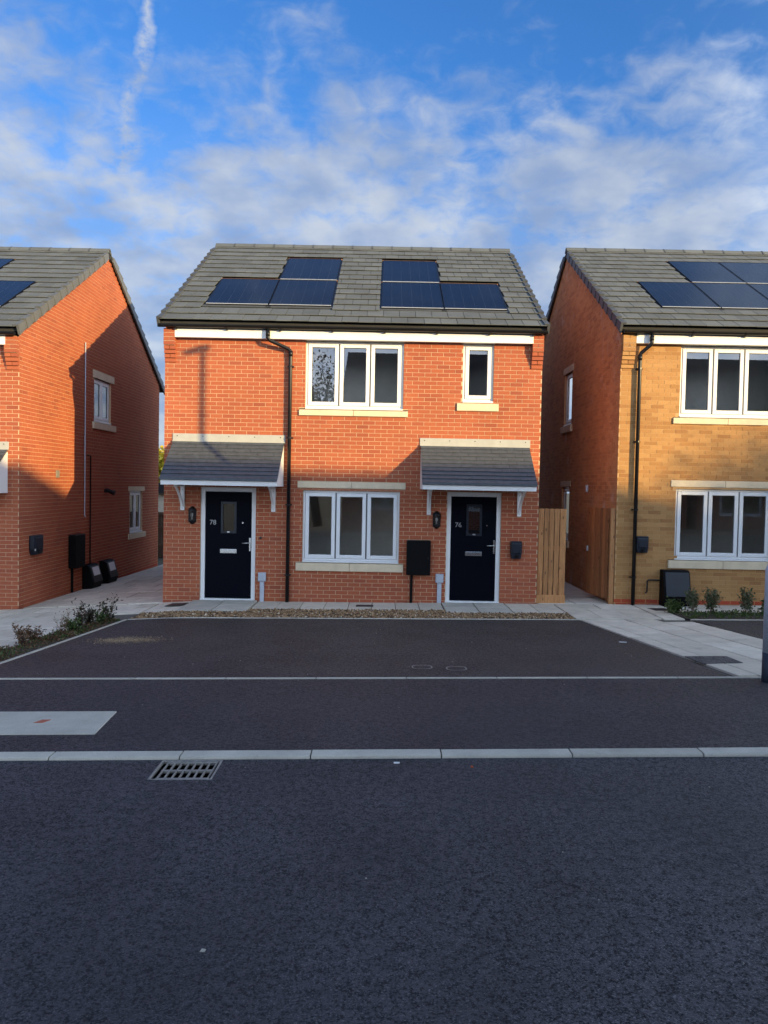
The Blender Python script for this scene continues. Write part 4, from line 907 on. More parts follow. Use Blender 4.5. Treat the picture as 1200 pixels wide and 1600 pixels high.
for z0, z1 in ((3.442, 3.606), (0.742, 0.906)): stones(H3, FL, 'stone_sill', 3.552, 4.538, z0, z1, 0.05, n=1)
door(H3, F3, 8.302, 9.298, -0.045, 2.045, '')
roof(H3, RX0 - 0.05, RX1 + 0.07, RY, RZ, [(5.27, 6.39, 0.99, 2.70), (6.41, 7.55, 0.99, 2.70), (7.57, 8.71, 0.99, 2.70), (6.41, 7.55, 2.715, 4.42), (7.57, 8.71, 2.715, 4.42)], vis=(0, 10.6))
m = MB(); m.box(4.535, RX1 - 0.2, RY - 0.122, RY - 0.1, 4.785, 4.945); m.build('fascia', 'white_paint', H3, bevel=0.003, seg=1)
m = MB(); m.box(4.535, RX1 - 0.2, RY - 0.1, RY + 0.02, 4.789, 4.799); m.build('soffit', 'white_paint', H3)
gutter(H3, RX0 - 0.01, RX1 + 0.06, RY - 0.186, 5.005, [4.55, 5.55, 6.5, 7.5, 8.5, 9.5, 10.5])
corbel(W3, F3, RX0 + 0.001, RX0 + 0.235, 4.34, 8, 0.118, 'brick_buff'); corbel(W3, F3, RX1 - 0.225, RX1 - 0.001, 4.34, 8, 0.118, 'brick_buff')
downpipe(H3, F3, 4.795, 0.186, 4.95, 4.628, h(4.6, -0.05) - 0.01, [4.33, 3.0, 1.75, 0.5])
canopy(H3, F3, 7.85, 9.75); gallows(H3, F3, 8.05); gallows(H3, F3, 9.55)

# ------------------------------------------------------------------ fittings on the walls
def lantern(x, z, label):
    t = thing('wall_lantern', label, 'lantern', (x, -0.01, z), 'coach lanterns beside the doors'); y = -0.008; r = 0.066
    A0, A1 = math.pi, 2 * math.pi
    m = MB(); m.box(x - 0.072, x + 0.072, -0.014, 0.0, z - 0.125, z + 0.125); m.build('back_plate', 'black', t, bevel=0.004)
    m = MB(); m.lathe(x, y, [(0.001, z + 0.168), (0.018, z + 0.164), (0.040, z + 0.150), (0.062, z + 0.122), (0.077, z + 0.092), (0.077, z + 0.078), (0.060, z + 0.074), (0.001, z + 0.074)], 14, A0, A1); m.build('cap', 'black', t, smooth=True)
    m = MB(); m.lathe(x, y, [(0.001, z - 0.082), (0.058, z - 0.082), (0.074, z - 0.086), (0.074, z - 0.102), (0.055, z - 0.130), (0.03, z - 0.155), (0.001, z - 0.166)], 14, A0, A1); m.build('base', 'black', t, smooth=True)
    for i in range(5):
        a = A0 + math.pi * (i + 0.0) / 4; px, py = x + r * math.cos(a), y + r * math.sin(a); m = MB(); m.tube([(px, py, z - 0.09), (px, py, z + 0.08)], 0.006, 6); m.build('bar', 'black', t)
    m = MB(); m.lathe(x, y, [(0.060, z - 0.083), (0.060, z + 0.076)], 14, A0, A1); m.build('pane', 'glass', t, smooth=True)
    m = MB(); m.lathe(x, y - 0.028, [(0.001, z + 0.045), (0.016, z + 0.038), (0.023, z + 0.015), (0.020, z - 0.012), (0.012, z - 0.03), (0.012, z - 0.075), (0.001, z - 0.08)], 10); m.build('bulb', 'bulb', t, smooth=True)
    return t
lantern(-3.545, 1.488, 'black half lantern under the left canopy, left of its door')
lantern(0.976, 1.488, 'black half lantern above the black cabinet, under the right canopy')
def meter(F, u0, u1, z0, z1, dep, up_, zg, label, thin=False):
    q = F.p((u0 + u1) / 2, zg, 0); t = thing('meter_box', label, 'meter box', q, 'tall black meter cabinets')
    m = MB(); F.box(m, u0, u1, z0, z1, 0.002, dep * 0.8); m.build('cabinet', 'black_matt', t, bevel=0.012)
    m = MB(); F.box(m, u0 - 0.012, u1 + 0.012, z0 - 0.012, z1 + 0.012, dep * 0.8, dep); d = m.build('cabinet_door', 'black_matt', t, bevel=0.014, seg=3)
    m = MB(); F.box(m, u1 - 0.04, u1 - 0.02, (z0 + z1) / 2 - 0.02, (z0 + z1) / 2 + 0.02, dep, dep + 0.004); m.build('lock', 'black', t)
    m = MB(); F.box(m, u0 - 0.005, u1 + 0.005, z1 + 0.012, z1 + 0.03, 0.002, dep + 0.006); m.build('drip_strip', 'black', t, bevel=0.004)
    m = MB(); F.box(m, up_ - 0.024, up_ + 0.024, zg - 0.02, z0 - 0.01, 0.002, 0.045); m.build('cable_duct', 'black_matt', t, bevel=0.006)
    return t
meter(F, 0.440, 0.862, 0.478, 1.082, 0.10, 0.530, h(0.53, -0.02), 'black electricity cabinet on the wall between the lower window and door 76')
meter(FS, 2.09, 2.62, 0.22, 0.90, 0.16, 2.25, h(LX1, 2.2), 'black meter cabinet on the left house side wall above a thin duct')
def conduit(x, ztop, label):
    t = thing('cable_entry_box', label, 'cable box', (x, -0.03, h(x, 0)), 'grey cable entry boxes by the doors')
    m = MB(); F.box(m, x - 0.072, x + 0.072, ztop - 0.165, ztop, 0.002, 0.062); m.build('box', 'grey_plastic', t, bevel=0.008)
    m = MB(); F.box(m, x - 0.062, x + 0.062, ztop - 0.155, ztop - 0.01, 0.062, 0.068); m.build('lid', 'grey_plastic', t, bevel=0.003)
    m = MB(); F.box(m, x - 0.040, x + 0.040, h(x, 0) - 0.02, ztop - 0.166, 0.002, 0.046); m.build('duct', 'grey_plastic', t, bevel=0.01)
conduit(-2.235, 0.455, 'small pale grey cable box and duct right of door 78'); conduit(1.050, 0.490, 'small pale grey cable box and duct left of door 76')
def charger(F, u0, u1, z0, z1, label, sticker=False):
    q = F.p((u0 + u1) / 2, z0, 0); t = thing('charging_point', label, 'car charger', q, 'dark wall charging points'); P = F.p; H_ = z1 - z0; W = u1 - u0; cu = (u0 + u1) / 2
    m = MB(); ring = lambda d, k, kb: [P(cu - W / 2 * kb, z0, d), P(cu + W / 2 * kb, z0, d), P(cu + W / 2 * k, z0 + H_ * 0.3, d), P(cu + W / 2 * k, z1, d), P(cu - W / 2 * k, z1, d), P(cu - W / 2 * k, z0 + H_ * 0.3, d)]
    m.prism(ring(0.002, 1, 0.82), ring(0.10, 0.94, 0.78)); m.build('housing', 'slate_plastic', t, bevel=0.012)
    m = MB(); m.prism([P(cu - W * 0.36, z0 + H_ * 0.32, 0.101), P(cu + W * 0.36, z0 + H_ * 0.32, 0.101), P(cu + W * 0.40, z1 - 0.03, 0.101), P(cu - W * 0.40, z1 - 0.03, 0.101)],
                      [P(cu - W * 0.32, z0 + H_ * 0.34, 0.122), P(cu + W * 0.32, z0 + H_ * 0.34, 0.122), P(cu + W * 0.35, z1 - 0.05, 0.108), P(cu - W * 0.35, z1 - 0.05, 0.108)]); m.build('front_cover', 'slate_plastic', t, bevel=0.004)
    m = MB(); m.tube([P(cu, z0 + H_ * 0.16, 0.09), P(cu, z0 + H_ * 0.14, 0.13)], 0.035, 12); m.build('socket', 'black', t)
    if sticker: m = MB(); F.box(m, u0 + 0.03, u0 + 0.07, z0 + 0.08, z0 + 0.12, 0.1005, 0.104); m.build('sticker', 'litter', t)
charger(F, 2.345, 2.558, 0.800, 1.125, 'dark car charging point on the brick wall right of door 76')
charger(F3, 4.655, 4.885, 0.958, 1.262, 'dark car charging point beside the downpipe on the buff wall')
charger(FS, 0.28, 0.70, 0.66, 1.03, 'dark angular charging point on the left house side wall near its corner', True)
def gasbox(F, u0, u1, z0, z1, dep, label, pipe=None, mat='black_matt', lid='slate_plastic'):
    q = F.p((u0 + u1) / 2, z0, 0); t = thing('gas_meter_box', label, 'gas box', q, 'low gas meter boxes'); P = F.p; H_ = z1 - z0
    side = [(0.002, z0), (dep * 0.78, z0), (dep * 0.92, z0 + H_ * 0.16), (dep, z0 + H_ * 0.30), (dep * 0.62, z1 - 0.03), (dep * 0.45, z1), (0.002, z1)]
    m = MB(); m.prism([P(u0, z, d) for d, z in side], [P(u1, z, d) for d, z in side]); m.build('body', mat, t, bevel=0.012)
    e = 0.03; L = [(dep + 0.004, z0 + H_ * 0.31), (dep * 0.62 + 0.006, z1 - 0.035)]
    m = MB(); m.hexa([P(u0 + e, L[0][1], L[0][0] - .012), P(u1 - e, L[0][1], L[0][0] - .012), P(u1 - e, L[1][1], L[1][0] - .012), P(u0 + e, L[1][1], L[1][0] - .012), P(u0 + e, L[0][1], L[0][0] + .012), P(u1 - e, L[0][1], L[0][0] + .012), P(u1 - e, L[1][1], L[1][0] + .012), P(u0 + e, L[1][1], L[1][0] + .012)])
    m.build('lid', lid, t, bevel=0.006)
    if pipe:
        m = MB(); m.tube([P(u0 + 0.01, z1 - 0.2, 0.05), P(u0 - 0.22, z1 - 0.2, 0.05), P(u0 - 0.24, z1 - 0.22, 0.05), P(u0 - 0.24, z1 - 0.42, 0.05), P(u0 - 0.27, z1 - 0.44, 0.05)], 0.014, 8); m.build('service_pipe', 'black', t)
    else:
        m = MB(); f0, f1 = 0.42, 0.95
        a = (dep + (dep * 0.62 - dep) * f0 + 0.018, z0 + H_ * 0.31 + (H_ * 0.69 - 0.035) * f0); b = (dep + (dep * 0.62 - dep) * f1 + 0.018, z0 + H_ * 0.31 + (H_ * 0.69 - 0.035) * f1)
        m.quad(P(u0 + 0.1, a[1], a[0] + .003), P(u1 - 0.1, a[1], a[0] + .003), P(u1 - 0.1, b[1], b[0] + .003), P(u0 + 0.1, b[1], b[0] + .003)); m.build('label_plate', 'upvc', t)
gasbox(F3, 5.13, 5.62, h(5.4, 0) - 0.02, 0.655, 0.30, 'slate blue lidded gas box on the ground below the buff house window', pipe=True)
gasbox(FS, 2.84, 3.42, h(LX1, 3.1) - 0.02, 0.20, 0.26, 'black gas box at the foot of the side wall, nearer of two', lid='black')
gasbox(FS, 3.86, 4.44, h(LX1, 4.1) - 0.02, 0.20, 0.26, 'black gas box at the foot of the side wall, farther of two', lid='black')
def wallpipe(name, path, r, mat, label, cat):
    m = MB(); m.tube(path, r, 8); o = m.build(name, mat, None, smooth=True, loc=path[-1]); tag(o, label, cat); return o
wallpipe('waste_pipe', [FS.p(2.90, 5.14, 0.03), FS.p(2.90, 1.32, 0.03), FS.p(2.90, 1.28, 0.05)], 0.012, 'grey_plastic', 'thin pale overflow pipe running down the left house side wall', 'pipe')
wallpipe('gas_pipe', [FS.p(3.05, 2.66, 0.03), FS.p(3.22, 2.66, 0.035), FS.p(3.22, 0.14, 0.035)], 0.016, 'black', 'thin black pipe down the side wall to the gas box', 'pipe')
m = MB(); FS.box(m, 1.45, 1.60, 2.14, 2.29, 0.001, 0.02); FS.box(m, 1.47, 1.58, 2.16, 2.27, 0.02, 0.03); tag(m.build('wall_vent', 'iron', None, loc=FS.p(1.52, 2.14, 0), bevel=0.004), 'small square vent on the sunlit part of the side wall', 'vent')
m = MB(); m.tube([FS.p(4.2, 1.86, 0.0), FS.p(4.2, 1.86, 0.10)], 0.05, 12); m.tube([FS.p(4.2, 1.86, 0.09), FS.p(4.2, 1.80, 0.24)], [0.045, 0.06], 12); tag(m.build('floodlight', 'black', None, loc=FS.p(4.2, 1.86, 0)), 'small black spotlight on the shaded side wall', 'spotlight')
m = MB(); m.tube([F.p(-2.275, 1.095, 0.0), F.p(-2.275, 1.095, 0.03)], 0.022, 10); m.tube([F.p(-2.275, 1.095, 0.03), F.p(-2.275, 1.095, 0.036)], 0.012, 10); tag(m.build('door_bell', 'iron_dark', None, loc=F.p(-2.275, 1.095, 0)), 'tiny door bell on the bricks right of door 78', 'door bell')
m = MB(); FL.box(m, 2.0, 2.08, 2.05, 2.2, 0.001, 0.05); tag(m.build('wall_fitting', 'galv', None, loc=FL.p(2.04, 2.05, 0), bevel=0.01), 'small pale fitting on the red side wall above the fence', 'fitting')

# ------------------------------------------------------------------ fence, gate
t = thing('fence_panel', 'pale treated timber fence panel between the middle house and the passage', 'fence', (3.12, 0.1, -0.03))
bx = [2.872, 2.985, 3.08, 3.175, 3.275, 3.40]; zb = h(3.1, 0.1)
for i in range(5):
    m = MB(); a, b = bx[i] + 0.006, bx[i + 1] - 0.010; fy = 0.085 - (0.006 if i % 2 else 0.0)
    m.hexa([(a, fy - 0.004, zb + 0.15), (b, fy - 0.026, zb + 0.15), (b, fy + 0.004, zb + 0.15), (a, fy + 0.004, zb + 0.15)] + [(a, fy - 0.004, 1.735 + random.uniform(-.006, .006)), (b, fy - 0.026, 1.735), (b, fy + 0.004, 1.735), (a, fy + 0.004, 1.735)])
    m.build('board', 'wood', t, bevel=0.006, seg=2)
m = MB(); m.box(2.868, 3.405, 0.055, 0.085, zb - 0.01, zb + 0.155); m.build('gravel_board', 'wood', t, bevel=0.004)
for z in (0.35, 0.95, 1.5): m = MB(); m.box(2.87, 3.40, 0.091, 0.13, z, z + 0.09); m.build('rail', 'wood', t)
m = MB(); m.box(3.33, 3.40, 0.132, 0.20, zb, 1.72); m.build('post', 'wood_dark', t); m = MB(); m.box(2.875, 3.40, 0.205, 0.215, zb, 1.71); m.build('gap_shade_backing', 'wood_dark', t)  # dark sheet added behind the boards so their gaps read as deep shade
t = thing('gate', 'reddish timber gate standing open into the passage against the side wall', 'gate', (4.2, 0.1, -0.03))
hx, hy = 4.20, 0.10; ex, ey = 4.05, 1.02; gd = Vector((ex - hx, ey - hy)); GL = gd.length; gd /= GL; gn = Vector((-gd.y, gd.x)) * 1.0
for i in range(8):
    a, b = GL * i / 8 + 0.005, GL * (i + 1) / 8 - 0.005; p, q = Vector((hx, hy)) + gd * a, Vector((hx, hy)) + gd * b; m = MB(); o_ = gn * 0.02
    zb1 = h(4.1, 0.4) + 0.09
    m.hexa([(p.x, p.y, zb1), (q.x, q.y, zb1), (q.x + o_.x, q.y + o_.y, zb1), (p.x + o_.x, p.y + o_.y, zb1), (p.x, p.y, 1.76), (q.x, q.y, 1.76), (q.x + o_.x, q.y + o_.y, 1.76), (p.x + o_.x, p.y + o_.y, 1.76)]); m.build('board', 'wood_red', t, bevel=0.002, seg=1)
for z in (0.25, 0.9, 1.5):
    m = MB(); p, q = Vector((hx, hy)) - gn * 0.002, Vector((ex, ey)) - gn * 0.002; o_ = -gn * 0.035
    m.hexa([(p.x, p.y, z), (q.x, q.y, z), (q.x + o_.x, q.y + o_.y, z), (p.x + o_.x, p.y + o_.y, z), (p.x, p.y, z + .09), (q.x, q.y, z + .09), (q.x + o_.x, q.y + o_.y, z + .09), (p.x + o_.x, p.y + o_.y, z + .09)]); m.build('rail', 'wood_red', t)
pp = Vector((hx, hy)) + gd * (GL - 0.08) + gn * 0.02; m = MB(); m.box(pp.x - 0.03, pp.x - 0.005, pp.y - 0.03, pp.y + 0.03, 0.90, 1.0); m.build('latch', 'galv', t)
t = thing('gate_post', 'slim pale timber gate post fixed to the corner of the buff house', 'post', (4.24, 0.04, -0.02)); m = MB(); m.box(4.205, 4.290, 0.016, 0.09, h(4.2, 0) - 0.02, 1.765); m.build('post', 'wood', t, bevel=0.004)

# fence closing the left passage, with golden tree and a block painted as a sunlit strip far behind
t = thing('garden_fence', 'shaded board fence closing the passage between left and middle house', 'fence', (-6.5, 12.0, -0.4))
for i in range(44):
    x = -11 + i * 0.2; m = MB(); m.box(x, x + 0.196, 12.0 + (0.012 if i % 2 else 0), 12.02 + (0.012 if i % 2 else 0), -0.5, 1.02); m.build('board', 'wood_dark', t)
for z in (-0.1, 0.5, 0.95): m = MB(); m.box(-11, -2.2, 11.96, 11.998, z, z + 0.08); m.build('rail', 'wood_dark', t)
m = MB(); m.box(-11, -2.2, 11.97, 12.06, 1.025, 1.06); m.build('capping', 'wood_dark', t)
t = thing('sunlit_strip_block', 'added outbuilding glimpsed over the fence at the end of the left passage', 'backdrop', (-9, 17.5, -0.3))
m = MB(); m.box(-11.5, -6.0, 16.5, 19.0, -0.6, 1.62); m.build('wall', 'cream', t); m = MB(); m.box(-11.7, -5.8, 16.3, 19.2, 1.62, 2.05); m.build('roof', 'deck', t)  # pale wall stands in for sunlit fence, dark top for shaded hedge

# ------------------------------------------------------------------ plants and trees
def leaves_mb(mb, p, n, size, spread, up_=0.3):
    for _ in range(n):
        d = Vector((random.gauss(0, 1), random.gauss(0, 1), random.gauss(up_, 0.7))).normalized(); q = Vector(p) + Vector((random.gauss(0, spread), random.gauss(0, spread), random.gauss(0, spread)))
        s = size * random.uniform(0.6, 1.3); a = d.cross(Vector((random.random(), random.random(), random.random()))).normalized(); w = s * 0.28
        tip = q + d * s; mid_ = q + d * s * 0.5 + Vector((0, 0, 0.08 * s))
        mb.add([q, mid_ + a * w, tip, mid_ - a * w], [(0, 1, 2, 3)])
def shrub(name, x, y, hgt, stems, label, leaf, cat='shrub', leaf_n=9, size=0.05, spread=0.018, lean=0.25, bare=0.25, group=None, sr=0.0035):
    z = h(x, y); t = thing(name, label, cat, (x, y, z), group); sm, lm = MB(), MB()
    for i in range(stems):
        a = random.uniform(0, 2 * math.pi); L = hgt * random.uniform(0.6, 1.05); tip = Vector((math.cos(a) * L * lean * random.uniform(0.3, 1.2), math.sin(a) * L * lean * random.uniform(0.3, 1.2), L))
        p0 = Vector((x + random.uniform(-.03, .03), y + random.uniform(-.03, .03), z - 0.01)); pts = [p0 + tip * k_ + Vector((random.uniform(-.015, .015), random.uniform(-.015, .015), 0)) * (k_ > 0) for k_ in lin(0, 1, 5)]
        sm.tube(pts, [sr * 1.3, sr * 1.1, sr, sr * 0.8, sr * 0.6, sr * 0.4], 5)
        for k_ in lin(bare, 1, 7):
            p = p0 + tip * k_; leaves_mb(lm, p, leaf_n, size, spread)
            if random.random() < 0.6:
                b = p + Vector((random.uniform(-.1, .1), random.uniform(-.1, .1), random.uniform(.02, .1))) * (hgt / 0.5); sm.tube([p, b], [sr * 0.6, sr * 0.3], 4, False); leaves_mb(lm, b, leaf_n, size, spread)
    sm.build('stems', 'twig', t, kind='stuff'); lm.build('foliage', leaf, t, kind='stuff'); return t
gp1 = 'shrubs in the bed beside the driveway'
shrub('shrub', -4.44, -2.90, 0.40, 8, 'tallest dark leaved shrub in the bed by the driveway edge', 'leaf_dark', group=gp1, leaf_n=2, size=0.055, spread=0.025, lean=0.5)
shrub('shrub', -4.38, -1.98, 0.36, 8, 'dark leaved shrub at the far end of the driveway bed', 'leaf_dark', group=gp1, leaf_n=2, size=0.055, spread=0.025, lean=0.5)
shrub('shrub', -4.50, -2.45, 0.26, 6, 'low dark shrub between the two taller ones in the driveway bed', 'leaf_dark', group=gp1, leaf_n=6, size=0.05)
shrub('shrub', -4.62, -4.35, 0.28, 9, 'dried brown shrub near the front of the driveway bed', 'leaf_brown', group=gp1, leaf_n=3, size=0.04, spread=0.02, lean=0.45)
shrub('shrub', -4.56, -3.35, 0.34, 8, 'nearly bare twiggy shrub midway along the driveway bed', 'leaf_brown', group=gp1, leaf_n=1, size=0.03, lean=0.5)
shrub('shrub', -4.40, -2.20, 0.20, 7, 'low green plant between the far dark shrubs in the driveway bed', 'leaf_green', group=gp1, leaf_n=4, size=0.045, lean=0.7)
shrub('shrub', -4.50, -3.10, 0.20, 8, 'low bright green plant at the foot of the tallest driveway bed shrub', 'leaf_green', group=gp1, leaf_n=5, size=0.045, lean=0.8)
shrub('shrub', -4.66, -4.0, 0.18, 8, 'low withered plant behind the dried brown shrub in the driveway bed', 'leaf_brown', group=gp1, leaf_n=4, size=0.04, lean=0.9)
shrub('shrub', -4.72, -5.0, 0.18, 5, 'small sparse green shrub at the left frame edge of the driveway bed', 'leaf_green', group=gp1, leaf_n=4, size=0.045)
gp2 = 'shrubs in front of the buff house'
shrub('shrub', 5.32, -1.12, 0.36, 6, 'leftmost sage green shrub in the bed before the buff house', 'leaf_sage', group=gp2, leaf_n=8, size=0.045, spread=0.03, bare=0.45)
shrub('shrub', 5.62, -1.12, 0.40, 6, 'second sage shrub from the path in the bed before the buff house', 'leaf_sage', group=gp2, leaf_n=8, size=0.045, spread=0.03, bare=0.4)
shrub('shrub', 6.20, -1.15, 0.40, 6, 'upright sage shrub standing alone under the buff house window', 'leaf_sage', group=gp2, leaf_n=8, size=0.045, spread=0.025, lean=0.15, bare=0.3)
shrub('shrub', 6.62, -1.1, 0.24, 6, 'small spiky green plant next to the lamp column in the right bed', 'leaf_green', group=gp2, leaf_n=5, size=0.07, spread=0.02)
shrub('shrub', 5.05, -0.98, 0.16, 8, 'low dark green plant in front of the slate gas box', 'leaf_green', group=gp2, leaf_n=8, size=0.05, spread=0.04, lean=0.8)
def cover(name, n, sampler, size, mat, label):
    mb = MB()
    for _ in range(n): x, y = sampler(); leaves_mb(mb, (x, y, h(x, y) + 0.015), 5, size, 0.018, 0.9)
    o = mb.build(name, mat, kind='stuff'); tag(o, label, 'ground cover')
def lb():
    while True:
        y = random.uniform(-6.2, -1.9); t_ = (y + 6.38) / 4.55; x = random.uniform(-4.90 + 0.38 * t_, -4.40 + 0.2 * t_)
        if random.random() < 0.35 + 0.65 * (math.sin(y * 3.1) * 0.5 + 0.5): return x, y
cover('ground_cover', 260, lb, 0.04, 'leaf_green', 'low green weeds on the soil bed left of the driveway')
cover('ground_cover', 520, lb, 0.035, 'leaf_brown', 'withered brown weeds on the soil bed left of the driveway')
cover('ground_cover', 700, lambda: (random.uniform(5.02, 12.2), random.uniform(-1.72, -1.0)), 0.045, 'leaf_green', 'low green weeds on the soil bed before the buff house')
def tree(x, y, hgt, crown_r, crown_z, label, leaf, n_leaf, size, trunk_r=0.16, group=None, seed=1, bushy=False):
    rs = random.getstate(); random.seed(seed); z = h(x, y) - 0.1; t = thing('tree', label, 'tree', (x, y, z), group); tm, lm = MB(), MB(); tips = []
    def grow(p, d, L, r, lev):
        n = 4; pts = [p]; rr = [r]
        for i in range(n):
            d = (d + Vector((random.gauss(0, .13), random.gauss(0, .13), random.gauss(0.05, .08)))).normalized(); p = p + d * L / n; pts.append(p); rr.append(r * (1 - 0.4 * (i + 1) / n))
        tm.tube(pts, rr, 6 if lev < 2 else 4, False)
        if lev >= 3: tips.append(p); tips.append(pts[2]); return
        for i in range(5 if lev < 2 else 4):
            k_ = random.uniform(0.35, 1.0); q = pts[max(1, int(k_ * n))]; a = random.uniform(0, 2 * math.pi); s = random.uniform(0.5, 1.0)
            nd = (d * 0.6 + Vector((math.cos(a) * s, math.sin(a) * s, random.uniform(0.0, 0.5)))).normalized(); grow(q, nd, L * random.uniform(0.5, 0.72), rr[max(1, int(k_ * n))] * 0.6, lev + 1)
    grow(Vector((x, y, z)), Vector((0, 0, 1)), hgt * 0.5, trunk_r, 0)
    if bushy:
        for _ in range(n_leaf // 6):
            d = Vector((random.gauss(0, 1), random.gauss(0, 1), random.gauss(0, 1))).normalized() * crown_r * random.random() ** 0.4; tips.append(Vector((x, y, crown_z)) + Vector((d.x, d.y, d.z * 0.8)))
    per = max(1, n_leaf // max(1, len(tips)))
    for p in tips: leaves_mb(lm, p, per, size, crown_r * 0.10, 0.0)
    tm.build('trunk', 'bark', t); lm.build('crown', leaf, t, kind='stuff'); random.setstate(rs); return t
tree(-10.2, 22.0, 4.0, 1.6, 2.3, 'golden leaved tree glimpsed through the gap left of the middle house', 'leaf_gold', 9000, 0.22, 0.08, seed=5, bushy=True)

# ------------------------------------------------------------------ street things
t = thing('street_lamp', 'grey steel street lamp column at the right frame edge with dark painted foot', 'street lamp', (3.872, -6.60, h(3.872, -6.6)))
lx, ly, lz = 3.872, -6.60, h(3.872, -6.6)
m = MB(); m.tube([(lx, ly, lz - 0.1), (lx, ly, lz + 0.29)], 0.0715, 20); m.build('painted_foot', 'bitumen', t, smooth=True)
m = MB(); m.tube([(lx, ly, lz + 0.28), (lx, ly, lz + 1.12), (lx, ly, lz + 1.18)], [0.070, 0.070, 0.046], 20); m.build('base_section', 'galv', t, smooth=True)
m = MB(); m.tube([(lx, ly, lz + 1.17), (lx, ly, lz + 5.95), (lx, ly, lz + 6.12)], [0.044, 0.038, 0.038], 16); m.build('column', 'galv', t, smooth=True)
m = MB(); m.box(lx - 0.035, lx + 0.035, ly - 0.078, ly - 0.068, lz + 0.45, lz + 0.95); m.build('access_door', 'galv', t, bevel=0.004)
m = MB(); m.hexa([(lx - 0.07, ly - 0.31, lz + 6.11), (lx + 0.07, ly - 0.31, lz + 6.11), (lx + 0.09, ly + 0.06, lz + 6.07), (lx - 0.09, ly + 0.06, lz + 6.07), (lx - 0.06, ly - 0.29, lz + 6.16), (lx + 0.06, ly - 0.29, lz + 6.16), (lx + 0.07, ly + 0.05, lz + 6.19), (lx - 0.07, ly + 0.05, lz + 6.19)]); m.build('lamp_head', 'galv', t, bevel=0.012)
m = MB(); m.box(lx - 0.05, lx + 0.05, ly - 0.28, ly - 0.1, lz + 6.072, lz + 6.085); m.build('lens', 'bulb', t)

t = thing('drain_grate', 'cast iron road gully grate against the kerb', 'drain grate', ((GX0 + GX1) / 2, (GY0 + GY1) / 2, h(-1.3, -9.1)))
def gz(x): return h(x, -9.1)
def gbar(x0, x1, y0, y1, dz=0.004, th=0.022, mat='iron', name='bar'):
    m = MB(); m.hexa([(x0, y0, gz(x0) - th), (x1, y0, gz(x1) - th), (x1, y1, gz(x1) - th), (x0, y1, gz(x0) - th), (x0, y0, gz(x0) + dz), (x1, y0, gz(x1) + dz), (x1, y1, gz(x1) + dz), (x0, y1, gz(x0) + dz)]); m.build(name, mat, t, bevel=0.003, seg=1)
for q in ((GX0, GX1, GY0, GY0 + 0.016), (GX0, GX1, GY1 - 0.016, GY1), (GX0, GX0 + 0.016, GY0 + 0.016, GY1 - 0.016), (GX1 - 0.016, GX1, GY0 + 0.016, GY1 - 0.016)): gbar(*q, name='outer_frame', dz=0.002)
gx0, gx1, gy0, gy1 = GX0 + 0.045, GX1 - 0.028, GY0 + 0.022, GY1 - 0.022
for q in ((gx0, gx1, gy0, gy0 + 0.02), (gx0, gx1, gy1 - 0.02, gy1), (gx0, gx1, (gy0 + gy1) / 2 - 0.011, (gy0 + gy1) / 2 + 0.011)): gbar(*q, name='cross_bar', dz=-0.002)
for i in range(8):
    xx = gx0 + 0.008 + (gx1 - gx0 - 0.016) * i / 7; gbar(xx - 0.0055, xx + 0.0055, gy0 + 0.02, gy1 - 0.02, dz=-0.0035)
m = MB(); z0 = gz(-1.3)
m.add([(GX0, GY0, z0 - .004), (GX1, GY0, z0 - .002), (GX1, GY1, z0 - .002), (GX0, GY1, z0 - .004), (GX0, GY0, z0 - .7), (GX1, GY0, z0 - .7), (GX1, GY1, z0 - .7), (GX0, GY1, z0 - .7)], [(0, 1, 5, 4), (1, 2, 6, 5), (2, 3, 7, 6), (3, 0, 4, 7), (4, 5, 6, 7)]); m.build('pit', 'black_matt', t)

def flat(name, pts, mat, dz, label, cat, th=0.01, bevel=0.002):
    m = MB(); m.hexa([(x, y, h(x, y) + dz - th) for x, y in pts] + [(x, y, h(x, y) + dz) for x, y in pts]); cx = sum(p[0] for p in pts) / 4; cy = sum(p[1] for p in pts) / 4
    o = m.build(name, mat, None, bevel=bevel, seg=1, loc=(cx, cy, h(cx, cy))); tag(o, label, cat); return o
t = thing('concrete_chamber_slab', 'pale concrete chamber surround set in the footway at the left edge', 'concrete slab', (-2.85, -8.03, 0.13))
m = MB(); pts = [(-3.75, -8.365), (-2.19, -8.365), (-2.25, -7.70), (-3.75, -7.70)]; m.hexa([(x, y, h(x, y) - 0.06) for x, y in pts] + [(x, y, h(x, y) + 0.004) for x, y in pts]); m.build('slab', 'kerb', t, bevel=0.004, seg=1)
m = MB(); pts = [(-2.80, -8.06), (-2.725, -8.06), (-2.695, -7.965), (-2.77, -7.965)]; m.hexa([(x, y, h(x, y) - 0.004) for x, y in pts] + [(x, y, h(x, y) + 0.007) for x, y in pts]); m.build('orange_mark', 'orange', t, bevel=0.002, seg=1)
